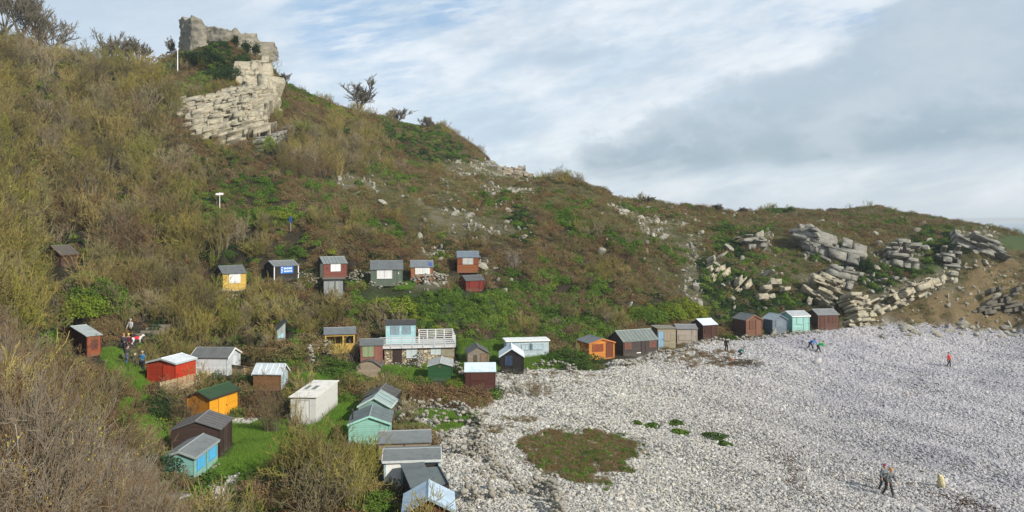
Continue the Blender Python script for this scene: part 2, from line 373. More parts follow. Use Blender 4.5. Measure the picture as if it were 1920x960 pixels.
H(k='beach_hut', c=(695.6, 533, 505.6), xl=693, xr=754.5, a=10, Y=93.5, wl=3.0, g='L', ry=490, wall=(.115, .15, .115), roof=(.17, .19, .20), vert=True,
  items=[('R', 'shutter', .20, .66, .40, .99, (.80, .80, .79)), ('R', 'door', .84, .99, .03, .96, (.12, .16, .12)), ('R', 'vent', .86, .89, .7, .78, WHT)], label='wide dark green hut with a white shuttered window, upper terrace', cat='beach hut')
H(k='beach_hut', c=(771, 525.5, 501), xl=768.6, xr=811.6, a=8, Y=95.5, wl=2.6, g='L', ry=489.5, wall=(.33, .13, .05), roof=(.22, .25, .27),
  items=[('R', 'shutter', .20, .85, .50, 1.0, (.82, .82, .80)), ('roofR', 'panel', .82, .97, .1, .6, (.05, .08, .3))], label='orange brown hut with a wide white shutter and blue roof panel, upper terrace on rubble', cat='beach hut')
H(k='beach_hut', c=(858, 508, 482.5), xl=855, xr=896.7, a=5, Y=101, wl=2.6, g='L', ry=472, wall=(.30, .10, .035), roof=(.20, .25, .30),
  items=[('R', 'window', .25, .75, .50, .94, (.48, .48, .46)), ('R', 'shutterw', .03, .23, .50, .95, (.26, .08, .03)), ('R', 'shutterw', .77, .97, .50, .95, (.26, .08, .03))], label='small brown hut with slate blue roof, highest hut on the slope', cat='beach hut')
H(k='beach_hut', c=(874, 543.8, 526.4), xl=862, xr=907.7, a=0, auto=2.0, Y=98, g='L', ry=517.5, wall=(.17, .028, .02), roof=(.13, .135, .14),
  items=[('R', 'shutter', .2, .68, .25, .95, (.20, .03, .02)), ('R', 'door', .74, .96, .0, .95, (.17, .026, .018))], label='small dark red hut with black roof below the highest brown hut', cat='beach hut')
H(k='lean_to', c=(519, 639, 621), xl=505, xr=535, a=20, z=5.6, wl=2.4, g='pentR', rise=.75, wall=(.36, .40, .38), wallL=(.17, .20, .20), roof=(.11, .13, .14), vert=True,
  items=[('R', 'window', .2, .75, .35, .75, (.38, .58, .62))], label='small pale grey lean-to with tilted dark roof half buried in brown scrub', cat='lean-to')
H(k='summer_house', c=(609, 660, 627.5), xl=607, xr=665.5, a=13, z=4.0, wl=2.4, g='L', ry=616, wall=(.60, .40, .10), roof=(.20, .225, .24), open=True,
  label='unfinished yellow timber hut with open window bays behind bare branches', cat='summer house')
H(k='beach_hut', c=(676.5, 676, 648.5), xl=675.5, xr=717, a=11, z=3.3, wl=2.4, g='L', ry=637, wall=(.27, .11, .085), roof=(.17, .19, .19),
  items=[('R', 'shutter', .10, .58, .28, .98, (.30, .36, .20)), ('R', 'door', .63, .97, 0, .98, (.29, .12, .09))], label='dusky pink hut with olive green shutters left of the stone house', cat='beach hut')
H(k='beach_hut', c=(667.5, 708, 687.5), xl=666.5, xr=713.5, a=3, Y=76, wl=3.0, g='barrel', rise=.55, wall=(.36, .29, .21), roof=(.16, .145, .14),
  items=[], label='weathered bare wood hut with a patched curved roof below the pink hut', cat='beach hut')
H(k='stone_house', c=(721, 684, 650), xl=716, xr=851.7, a=8, Y=80, wl=4.2, g='flat', wall='stone', wallL='stone', roof=(.35, .35, .33),
  items=[('R', 'door', .125, .24, 0.0, .83, (.055, .035, .03)), ('R', 'shutter', .315, .46, .36, .88, (.60, .68, .67)), ('R', 'shutter', .665, .80, .52, .98, (.60, .68, .67)), ('R', 'render', .815, .995, .38, .995, (.27, .24, .17))],
  label='flat roofed stone house with brown door and white railed roof deck', cat='house')
H(k='cabin', c=(724, 650.2, 609.5), xl=723, xr=779, a=8, Y=81.2, wl=2.6, g='L', ry=601.5, wall=(.42, .66, .70), roof=(.075, .07, .07), nopad=True,
  items=[('R', 'window', .17, .44, .60, .92, (.22, .30, .34)), ('R', 'window', .56, .83, .60, .92, (.22, .30, .34))], label='pale blue cabin with two windows standing on the stone house roof', cat='cabin')
H(k='beach_hut', c=(877.5, 681, 663), xl=872, xr=916, a=8, z=2.8, wl=2.8, g='R', ry=651.5, wall=(.27, .23, .175), roof=(.15, .16, .15), seams=2,
  items=[('R', 'window', .30, .42, .1, .8, (.11, .085, .06)), ('R', 'door', .62, .95, .1, .95, (.25, .17, .11))], label='weathered grey wood hut with gable front between stone house and black hut', cat='beach hut')
H(k='beach_hut', c=(803, 714, 687.5), xl=802, xr=847, a=3, z=2.2, wl=3.2, g='R', ry=681.3, wall=(.025, .10, .035), roof=(.36, .38, .37), seams=4,
  items=[('R', 'vent', .42, .53, .92, 1.08, (.12, .10, .06))], label='dark green hut with pale grey roof in front of the stone house', cat='beach hut')
H(k='beach_hut', c=(873, 728.5, 697), xl=872, xr=928, a=3, z=1.8, wl=2.3, g='L', ry=682, wall=(.10, .035, .028), roof=(.50, .60, .68),
  items=[('R', 'shutter', .2, .78, .5, .98, (.11, .04, .03)), ('R', 'door', .02, .18, .03, .98, (.09, .03, .025))], label='maroon hut with pale blue roof at the edge of the pebbles', cat='beach hut')
H(k='beach_hut', c=(937.5, 697, 668), xl=936, xr=981.5, a=1, z=2.0, wl=3.0, g='R', ry=653.5, wall=(.02, .018, .018), roof=(.56, .63, .68), trim=(.60, .66, .70),
  items=[('R', 'window', .24, .50, .45, 1.0, (.04, .06, .11)), ('R', 'door', .55, .9, 0, .97, (.022, .02, .02))], label='black hut with white edged roof and dark blue window', cat='beach hut')
H(k='beach_hut', c=(950, 668, 640), xl=949, xr=1029, a=9, z=2.6, wl=2.0, g='flat', wall=(.52, .62, .66), roof=(.62, .64, .64), trim=WHT,
  items=[('R', 'window', .36, .52, .42, .76, (.42, .52, .56)), ('R', 'window', .56, .58, .42, .80, (.1, .15, .18)), ('R', 'window', .62, .86, .42, .76, (.42, .52, .56)), ('R', 'panel', .03, .19, .5, .95, (.22, .36, .44))], label='long pale blue white hut with flat roof behind the black hut', cat='beach hut')
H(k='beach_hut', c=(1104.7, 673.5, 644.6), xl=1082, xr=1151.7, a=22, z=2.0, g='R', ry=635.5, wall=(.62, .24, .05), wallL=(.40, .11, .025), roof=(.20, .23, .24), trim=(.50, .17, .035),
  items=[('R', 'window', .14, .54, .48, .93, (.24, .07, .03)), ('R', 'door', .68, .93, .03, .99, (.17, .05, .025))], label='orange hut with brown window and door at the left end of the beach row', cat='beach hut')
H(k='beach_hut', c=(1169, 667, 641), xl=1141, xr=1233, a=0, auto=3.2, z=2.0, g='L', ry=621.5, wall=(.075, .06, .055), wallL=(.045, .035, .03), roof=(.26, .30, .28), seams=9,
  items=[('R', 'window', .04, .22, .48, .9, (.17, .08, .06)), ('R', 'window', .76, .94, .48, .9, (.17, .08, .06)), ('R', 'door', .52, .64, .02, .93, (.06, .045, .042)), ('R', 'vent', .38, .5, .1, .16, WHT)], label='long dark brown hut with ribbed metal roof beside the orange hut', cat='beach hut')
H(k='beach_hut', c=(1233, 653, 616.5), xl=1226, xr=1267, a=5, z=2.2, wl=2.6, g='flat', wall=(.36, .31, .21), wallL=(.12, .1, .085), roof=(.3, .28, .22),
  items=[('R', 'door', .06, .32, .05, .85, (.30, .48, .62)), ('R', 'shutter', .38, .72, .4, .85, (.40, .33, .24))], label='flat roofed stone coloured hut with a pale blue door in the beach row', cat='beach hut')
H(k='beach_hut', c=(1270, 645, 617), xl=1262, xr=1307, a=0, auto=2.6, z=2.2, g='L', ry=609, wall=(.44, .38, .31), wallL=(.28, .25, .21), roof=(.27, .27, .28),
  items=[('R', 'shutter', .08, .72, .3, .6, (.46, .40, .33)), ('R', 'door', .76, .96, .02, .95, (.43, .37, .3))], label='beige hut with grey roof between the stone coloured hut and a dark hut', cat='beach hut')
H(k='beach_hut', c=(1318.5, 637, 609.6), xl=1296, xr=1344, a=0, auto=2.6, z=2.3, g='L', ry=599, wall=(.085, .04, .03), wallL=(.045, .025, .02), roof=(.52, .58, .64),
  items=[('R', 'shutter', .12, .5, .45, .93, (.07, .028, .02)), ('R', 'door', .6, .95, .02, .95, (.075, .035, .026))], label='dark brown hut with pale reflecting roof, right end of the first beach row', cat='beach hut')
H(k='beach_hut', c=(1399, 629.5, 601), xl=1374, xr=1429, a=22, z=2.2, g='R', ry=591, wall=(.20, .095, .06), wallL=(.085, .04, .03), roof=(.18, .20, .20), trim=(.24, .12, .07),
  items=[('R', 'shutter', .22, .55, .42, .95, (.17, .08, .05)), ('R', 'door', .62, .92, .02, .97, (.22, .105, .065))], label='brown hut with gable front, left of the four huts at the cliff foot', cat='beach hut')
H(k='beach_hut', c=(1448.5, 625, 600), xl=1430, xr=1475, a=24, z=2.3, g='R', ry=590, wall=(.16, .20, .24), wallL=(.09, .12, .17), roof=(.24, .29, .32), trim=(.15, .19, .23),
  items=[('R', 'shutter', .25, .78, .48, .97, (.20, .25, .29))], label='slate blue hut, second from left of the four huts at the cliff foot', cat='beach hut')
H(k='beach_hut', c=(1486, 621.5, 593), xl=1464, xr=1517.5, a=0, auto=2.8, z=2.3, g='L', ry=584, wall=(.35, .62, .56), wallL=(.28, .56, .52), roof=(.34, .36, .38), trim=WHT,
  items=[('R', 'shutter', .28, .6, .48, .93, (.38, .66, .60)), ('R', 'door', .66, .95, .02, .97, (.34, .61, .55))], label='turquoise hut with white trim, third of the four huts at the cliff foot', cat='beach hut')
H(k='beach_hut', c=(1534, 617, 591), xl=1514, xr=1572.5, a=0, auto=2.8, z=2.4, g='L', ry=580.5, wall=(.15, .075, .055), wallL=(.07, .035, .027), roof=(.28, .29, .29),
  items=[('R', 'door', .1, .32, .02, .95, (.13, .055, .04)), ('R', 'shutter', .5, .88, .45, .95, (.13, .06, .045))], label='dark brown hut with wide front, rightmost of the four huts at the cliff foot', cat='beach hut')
# lower left group
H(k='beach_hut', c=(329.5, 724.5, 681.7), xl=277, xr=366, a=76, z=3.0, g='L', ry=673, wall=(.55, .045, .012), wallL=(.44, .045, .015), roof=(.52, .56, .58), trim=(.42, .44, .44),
  items=[('L', 'door', .03, .42, 0, .92, (.42, .04, .014))], label='bright red hut with pale grey roof beside the picket fence', cat='beach hut')
H(k='beach_hut', c=(426, 703.5, 671), xl=358, xr=450, a=88, z=3.4, g='R', ry=653, wall=(.60, .65, .68), wallL=(.70, .74, .76), roof=(.17, .18, .18), seams=3, trim=WHT,
  items=[('R', 'door', .38, .70, .02, 1.0, (.62, .66, .70))], label='white boarded hut with dark felt roof behind the bright red hut', cat='beach hut')
H(k='lean_to', c=(457, 704, 688), xl=447, xr=475, a=62, z=3.3, wl=1.6, g='pentR', rise=-.35, wall=(.30, .24, .14), roof=(.28, .25, .15), vert=True,
  items=[], label='slatted wooden lean-to at the right end of the white boarded hut', cat='lean-to')
H(k='beach_hut', c=(526, 731, 701.5), xl=476, xr=540, a=86, z=3.0, g='R', ry=683.5, wall=(.24, .12, .05), wallR=(.46, .50, .50), roof=(.42, .47, .50), seams=4, seamc=(.68, .70, .70), trim=(.60, .64, .66),
  items=[('R', 'door', .35, .7, .02, .95, (.40, .56, .60))], label='brown walled hut with silvery sheet roof and pale blue end door', cat='beach hut')
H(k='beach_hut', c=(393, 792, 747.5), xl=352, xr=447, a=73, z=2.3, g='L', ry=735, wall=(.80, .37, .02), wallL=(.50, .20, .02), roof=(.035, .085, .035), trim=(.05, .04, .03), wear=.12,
  items=[('R', 'door', .30, .60, .1, .9, (.78, .35, .02)), ('R', 'post', .97, 1.0, 0, 1, (.05, .03, .02))], label='orange yellow hut with dark green roof', cat='beach hut')
H(k='beach_hut', c=(412, 857, 805.5), xl=322, xr=434, a=95, z=2.2, g='L', ry=791, wall=(.055, .035, .028), wallL=(.06, .037, .03), roof=(.17, .165, .165), seams=5,
  items=[('R', 'door', .3, .62, .02, .96, (.06, .037, .03)), ('R', 'post', .92, .99, 0, 1, (.04, .02, .02))], label='dark brown hut with seamed grey roof behind the turquoise hut with blue shutters', cat='beach hut')
H(k='beach_hut', c=(364.5, 905.5, 857), xl=308, xr=406.5, a=90, z=2.1, g='L', ry=846.5, wall=(.30, .55, .47), wallL=(.24, .50, .45), roof=(.23, .25, .255), trim=(.30, .34, .33),
  items=[('R', 'shutter', .1, .42, .42, .98, (.09, .40, .68)), ('R', 'shutter', .62, .94, .42, .98, (.09, .40, .68)), ('R', 'post', .5, .52, 0, 1, (.1, .25, .22))], label='turquoise hut with two bright blue shutters in the lower left', cat='beach hut')
H(k='container_store', c=(592, 796, 746), xl=545, xr=633, a=87, z=2.0, g='flat', wall=(.60, .60, .56), wallL=(.58, .58, .55), roof=(.62, .60, .55), wear=.35, pitch=3.0,
  items=[('roof', 'skylight', .35, .60, .35, .58, (.16, .17, .17)), ('roof', 'skylight', .35, .60, .68, .88, (.16, .17, .17)), ('L', 'door', .25, .75, .03, .9, (.60, .60, .56))], label='white flat roofed concrete store with two skylights on the grass', cat='storage hut')
H(k='beach_hut', c=(313, 990, 958), xl=243, xr=330, a=88, z=2.2, g='R', ry=938, wall=(.16, .16, .15), roof=(.24, .245, .235), wr=2.2, trim=(.34, .35, .34),
  items=[], label='grey hut roof just showing above the bushes at the bottom left edge', cat='beach hut')
# the near row by the beach
H(k='beach_hut', c=(738, 782, 745.5), xl=682.5, xr=749.5, a=87, z=1.9, g='L', ry=733.5, wall=(.04, .035, .033), roof=(.13, .125, .12), seams=2,
  items=[('R', 'door', .3, .7, .02, .96, (.045, .04, .037))], label='black hut with dark felt roof, furthest of the near row beside the garden walls', cat='beach hut')
H(k='beach_hut', c=(731, 800, 762), xl=673, xr=742.5, a=87, z=1.9, g='L', ry=745.5, wall=(.26, .42, .38), wallR=(.16, .14, .11), roof=(.25, .32, .31), seams=2, trim=(.50, .60, .57),
  items=[('R', 'door', .3, .7, .02, .96, (.17, .15, .12))], label='grey green roofed hut squeezed between the black hut and the mint hut', cat='beach hut')
H(k='beach_hut', c=(654.5, 843, 795.5), xl=652, xr=730.5, a=6, z=1.9, wl=3.0, g='R', ry=780.5, wall=(.30, .58, .48), wallL=(.25, .5, .42), roof=(.19, .235, .24), seams=2, trim=(.33, .60, .50), flue=True,
  items=[], label='mint green hut with gable wall towards the bushes and a small stove pipe', cat='beach hut')
H(k='beach_hut', c=(711, 878, 832), xl=704, xr=806, a=7, z=1.9, wl=2.5, g='L', ry=811, wall=(.33, .25, .17), roof=(.235, .255, .26),
  items=[('R', 'post', .49, .51, 0, 1, (.08, .06, .05))], label='bare wood hut with long grey felt roof next to the mint hut', cat='beach hut')
H(k='beach_hut', c=(721, 920, 865), xl=716, xr=823, a=6, z=1.9, wl=2.5, g='L', ry=845, wall=(.36, .62, .72), roof=(.22, .245, .245), trim=(.55, .58, .57),
  items=[('R', 'panel', .02, .30, .05, .97, (.75, .75, .73))], label='pale blue and white hut with grey felt roof behind the bare bush', cat='beach hut')
H(k='beach_hut', c=(773, 968, 915), xl=768, xr=842, a=16, z=1.9, wl=3.4, g='pentF', rise=.12, wall=(.035, .03, .03), roof=(.17, .20, .205), step=True,
  items=[], label='black hut with two step grey felt roof behind the nearest maroon hut', cat='beach hut')
H(k='beach_hut', c=(757, 1020, 960), xl=754, xr=850, a=5.5, z=1.9, wl=2.3, g='R', ry=934, wall=(.11, .03, .022), roof=(.36, .46, .55), trim=(.30, .38, .44), wear=.2,
  items=[], label='maroon hut with blue grey roof nearest the camera at the bottom edge', cat='beach hut')

def hut_pads():
    for h in HUTS:
        hut_geom(h)
        if h.get('nopad'): continue
        f = h['fp']; cx = sum(p[0] for p in f)/4; cy = sum(p[1] for p in f)/4
        PADS.append(([(cx+(x-cx)*1.3, cy+(y-cy)*1.3) for x, y in f], h['z']))
        for (x, y) in f: SP.append((x, y, h['z']-.03))
        SP.append((cx, cy, h['z']-.03))
hut_pads()
EXTRA_SP = []
def build_rbf():
    P = np.array(SP); U, V = uv(P[:, 0], P[:, 1]); Z = P[:, 2]
    # thin out near duplicates
    keep = []
    for i in range(len(P)):
        if all((U[i]-U[j])**2+(V[i]-V[j])**2 > 1e-4 for j in keep): keep.append(i)
    U, V, Z = U[keep], V[keep], Z[keep]; n = len(U)
    D = np.sqrt((U[:, None]-U)**2+(V[:, None]-V)**2)
    A = np.zeros((n+3, n+3)); A[:n, :n] = -D-np.eye(n)*.004; A[:n, n] = 1; A[:n, n+1] = U; A[:n, n+2] = V; A[n:, :n] = A[:n, n:].T
    w = np.linalg.solve(A, np.concatenate([Z, [0, 0, 0]]))
    return U, V, w
RU, RV, RW = build_rbf()
NU, NV = 640, 640
UG = np.linspace(-16.5, 16.5, NU); VG = np.linspace(6*math.log(3.0), 6*math.log(420.0), NV)
ZG = np.zeros((NV, NU))
for j in range(0, NV, 32):
    vv, uu = np.meshgrid(VG[j:j+32], UG, indexing='ij'); uu = uu.ravel(); vv = vv.ravel()
    k = -np.sqrt((uu[:, None]-RU)**2+(vv[:, None]-RV)**2)
    ZG[j:j+32] = (k @ RW[:-3]+RW[-3]+RW[-2]*uu+RW[-1]*vv).reshape(-1, NU)
def bil(G, x, y):
    u, v = uv(x, y); fu = np.clip((u-UG[0])/(UG[1]-UG[0]), 0, NU-1.001); fv = np.clip((v-VG[0])/(VG[1]-VG[0]), 0, NV-1.001)
    i = fu.astype(int); j = fv.astype(int); a = fu-i; b = fv-j
    return (G[j, i]*(1-a)+G[j, i+1]*a)*(1-b)+(G[j+1, i]*(1-a)+G[j+1, i+1]*a)*b
def padmask(x, y, grow=0.0):
    m = np.zeros(np.shape(x), bool)
    for poly, z in PADS:
        if grow:
            cx = sum(p[0] for p in poly)/4; cy = sum(p[1] for p in poly)/4
            poly = [(cx+(a-cx)*(1+grow), cy+(b-cy)*(1+grow)) for a, b in poly]
        m |= inpoly(x, y, poly)
    return m

# ground cover types by area (survey done against the photograph, points pushed out along the ground)
BR, GR, GS, PB, TH, RK, OC, HE, IV, GO, PA = range(11)
ZN = [
 (HE, [(1000, 350), (1200, 375), (1300, 395), (1560, 395), (1700, 395), (2300, 420), (2300, 640), (1560, 620), (1300, 605), (1150, 440), (1010, 380)]),
 (TH, [(-900, -400), (60, 40), (220, 105), (330, 175), (335, 270), (400, 330), (440, 430), (470, 490), (465, 505), (400, 505), (400, 565), (500, 555), (600, 570), (660, 575), (655, 612), (560, 612), (560, 650), (470, 660), (260, 655), (200, 600), (100, 640), (100, 1200), (-900, 1200)]),
 (TH, [(480, 240), (640, 225), (700, 250), (720, 300), (640, 345), (500, 330)]),
 (TH, [(-900, 690), (180, 700), (250, 820), (300, 930), (330, 1100), (-900, 1100)]),
 (HE, [(780, 330), (1000, 345), (1010, 440), (930, 470), (800, 440), (720, 400), (640, 380), (620, 320)]),
 (GR, [(660, 548), (950, 548), (960, 600), (850, 620), (700, 598), (640, 590)]),
 (GO, [(690, 560), (780, 565), (790, 600), (700, 600)]),
 (GR, [(390, 395), (560, 395), (560, 425), (400, 425)]), (GO, [(1185, 575), (1320, 560), (1320, 600), (1190, 605)]),
 (GR, [(270, 335), (350, 345), (400, 400), (330, 400)]), (GR, [(140, 520), (240, 520), (240, 600), (150, 600)]),
 (IV, [(320, 80), (430, 76), (458, 115), (450, 150), (425, 155), (380, 130), (330, 105)]),
 (IV, [(700, 225), (800, 230), (890, 290), (880, 318), (800, 310), (740, 280)]),
 (GO, [(520, 170), (600, 200), (700, 250), (690, 232), (600, 190)]),
 (IV, [(960, 380), (1000, 400), (1010, 450), (960, 450)]),
 (IV, [(1315, 480), (1400, 520), (1500, 560), (1540, 600), (1320, 605), (1300, 540)]),
 (IV, [(1580, 480), (1660, 500), (1720, 440), (1800, 440), (1780, 520), (1640, 560)]),
 (IV, [(1340, 420), (1420, 430), (1400, 480), (1340, 480)]),
 (GS, [(200, 655), (262, 655), (300, 830), (250, 840)]), (GS, [(395, 800), (540, 790), (560, 850), (480, 900), (390, 900)]),
 (GS, [(560, 800), (600, 770), (650, 740), (680, 735), (680, 840), (560, 840)]), (GS, [(225, 112), (320, 106), (352, 128), (345, 140), (240, 132)]),
 (GS, [(540, 700), (665, 700), (665, 740), (540, 720)]),
 (GS, [(715, 684), (850, 684), (872, 715), (720, 704)]), (GS, [(560, 508), (600, 508), (600, 532), (560, 530)]), (GS, [(650, 520), (820, 520), (820, 540), (650, 540)]),
 (GS, [(1740, 485), (1790, 485), (1780, 525), (1740, 510)]), (GS, [(1860, 437), (2100, 440), (2100, 478), (1880, 470)]), (HE, [(1640, 390), (1720, 398), (1740, 415), (1650, 410)]),
 (HE, [(1010, 345), (1130, 352), (1180, 380), (1300, 400), (1500, 408), (1500, 422), (1250, 410), (1150, 395), (1010, 362)]),
 (GS, [(850, 640), (935, 640), (935, 690), (860, 690)]), (GS, [(980, 665), (1100, 668), (1040, 690), (980, 688)]),
 (OC, [(1640, 575), (1720, 545), (1800, 530), (1850, 480), (2400, 430), (2400, 660), (1560, 622)]),
 (PB, [(845, 1400), (845, 900), (820, 850), (805, 800), (745, 790), (745, 762), (900, 768), (925, 745), (928, 697), (1000, 690), (1130, 692), (1200, 668), (1300, 645), (1400, 634), (1560, 617), (1700, 606), (1900, 618), (2600, 640), (2600, 1400)]),
 (PB, [(400, 890), (470, 880), (480, 990), (390, 990)]), (PB, [(435, 780), (500, 780), (480, 805), (435, 800)]),
 (GS, [(745, 774), (885, 777), (880, 788), (745, 790)]), (GS, [(740, 799), (850, 799), (845, 809), (740, 809)]),
 (RK, [(640, 322), (700, 345), (720, 375), (700, 365), (640, 345)]), (RK, [(770, 375), (850, 395), (990, 430), (940, 450), (830, 425)]),
 (RK, [(900, 345), (1010, 350), (1000, 372), (910, 365)]), (RK, [(1140, 375), (1260, 440), (1240, 450), (1150, 400)]), (RK, [(1210, 400), (1290, 420), (1260, 432), (1210, 412)]),
 (RK, [(825, 300), (985, 300), (1005, 345), (860, 335)]), (RK, [(770, 524), (845, 512), (840, 542), (770, 546)]), (RK, [(885, 480), (930, 490), (925, 508), (895, 508)]), (RK, [(790, 468), (830, 468), (830, 486), (790, 486)]),
 (RK, [(1380, 440), (1450, 440), (1440, 475), (1390, 468)]), (RK, [(1600, 560), (1700, 520), (1780, 500), (1800, 540), (1700, 560), (1640, 590)]),
 (RK, [(1680, 470), (1720, 470), (1720, 500), (1680, 500)]), (RK, [(1800, 430), (1870, 440), (1880, 475), (1810, 470)]), (RK, [(1500, 520), (1560, 500), (1580, 560), (1540, 585), (1510, 560)]), (RK, [(1590, 560), (1620, 560), (1630, 610), (1600, 610)]),
 (RK, [(1285, 440), (1310, 440), (1310, 580), (1290, 570)]), (RK, [(1230, 405), (1300, 470), (1285, 475), (1230, 420)]),
 (PA, [(240, 600), (275, 600), (262, 660), (225, 660)]),
]
def project(x, y, z): y = np.maximum(y, .5); return CX+F*x/y, HY+F*(EYE-z)/y
def ztype(x, y, z, jit=1.0):
    px, py = project(x, y, z); s = 12*jit
    px = px+(fbm(x*.30, y*.30, 5, 4)-.5)*s*5; py = py+(fbm(x*.30, y*.30, 9, 4)-.5)*s*2.4
    t = np.full(np.shape(px), BR)
    for ty, poly in ZN:
        t[inpoly(px, py, poly)] = ty
    return t
# relief noise on the grid
vv, uu = np.meshgrid(VG, UG, indexing='ij'); YG = np.exp(vv/6); XG = uu*100/F*YG
TG = ztype(XG, YG, ZG, .6)
amp = np.choose(TG, [.9, .8, .12, .05, 1.0, .8, 1.3, 1.25, .6, .7, .05]).astype(float)
for _ in range(5):
    amp[1:-1, 1:-1] = (amp[1:-1, 1:-1]*2+amp[:-2, 1:-1]+amp[2:, 1:-1]+amp[1:-1, :-2]+amp[1:-1, 2:])/6
pm = padmask(XG, YG, .25); amp[pm] = 0
for _ in range(3):
    amp[1:-1, 1:-1] = np.minimum(amp[1:-1, 1:-1], (amp[1:-1, 1:-1]+amp[:-2, 1:-1]+amp[2:, 1:-1]+amp[1:-1, :-2]+amp[1:-1, 2:])/5)
rel = (fbm(XG*.10, YG*.10, 1, 5)-.5)*3.4+(np.abs(fbm(XG*.3, YG*.3, 3, 3)-.5)*-2+.3)*.6
ZG = ZG+rel*amp*np.clip(YG/60, .15, 1)
oc = (TG == OC); ZG[oc] += ((np.abs(fbm(XG*.22+YG*.05, YG*.06, 41, 4)-.5)*-7+1.0)*.8)[oc]*np.clip((amp[oc]-.3)*2, 0, 1)
lip = (TG == PB); ZG[lip] += (np.sin((XG*.62+YG*.5)+fbm(XG*.1, YG*.1, 23, 3)*7)*.13)[lip]; ZG[lip] += ((fbm(XG*.12, YG*.12, 21, 3)-.5)*.35)[lip]
for poly, z in PADS:
    m = inpoly(XG, YG, poly); ZG[m] = np.minimum(ZG[m], z-.03)
def gz(x, y): return bil(ZG, x, y)
def hit(px, py, y0=8.0, y1=400.0):
    """where the sight line of a survey point meets the ground"""
    Y = np.exp(np.linspace(math.log(y0), math.log(y1), 900)); X = (px-CX)/F*Y; Z = EYE-(py-HY)/F*Y
    d = Z-gz(X, Y); k = np.where(d < 0)[0]
    if len(k) == 0: k = [np.argmin(d)]
    i = max(k[0], 1); a = d[i-1]/(d[i-1]-d[i]+1e-9) if d[i] < 0 else 1; y = Y[i-1]+(Y[i]-Y[i-1])*a
    x = (px-CX)/F*y; return Vector((x, y, float(gz(np.array([x]), np.array([y]))[0])))
def gz1(x, y): return float(gz(np.array([x]), np.array([y]))[0])
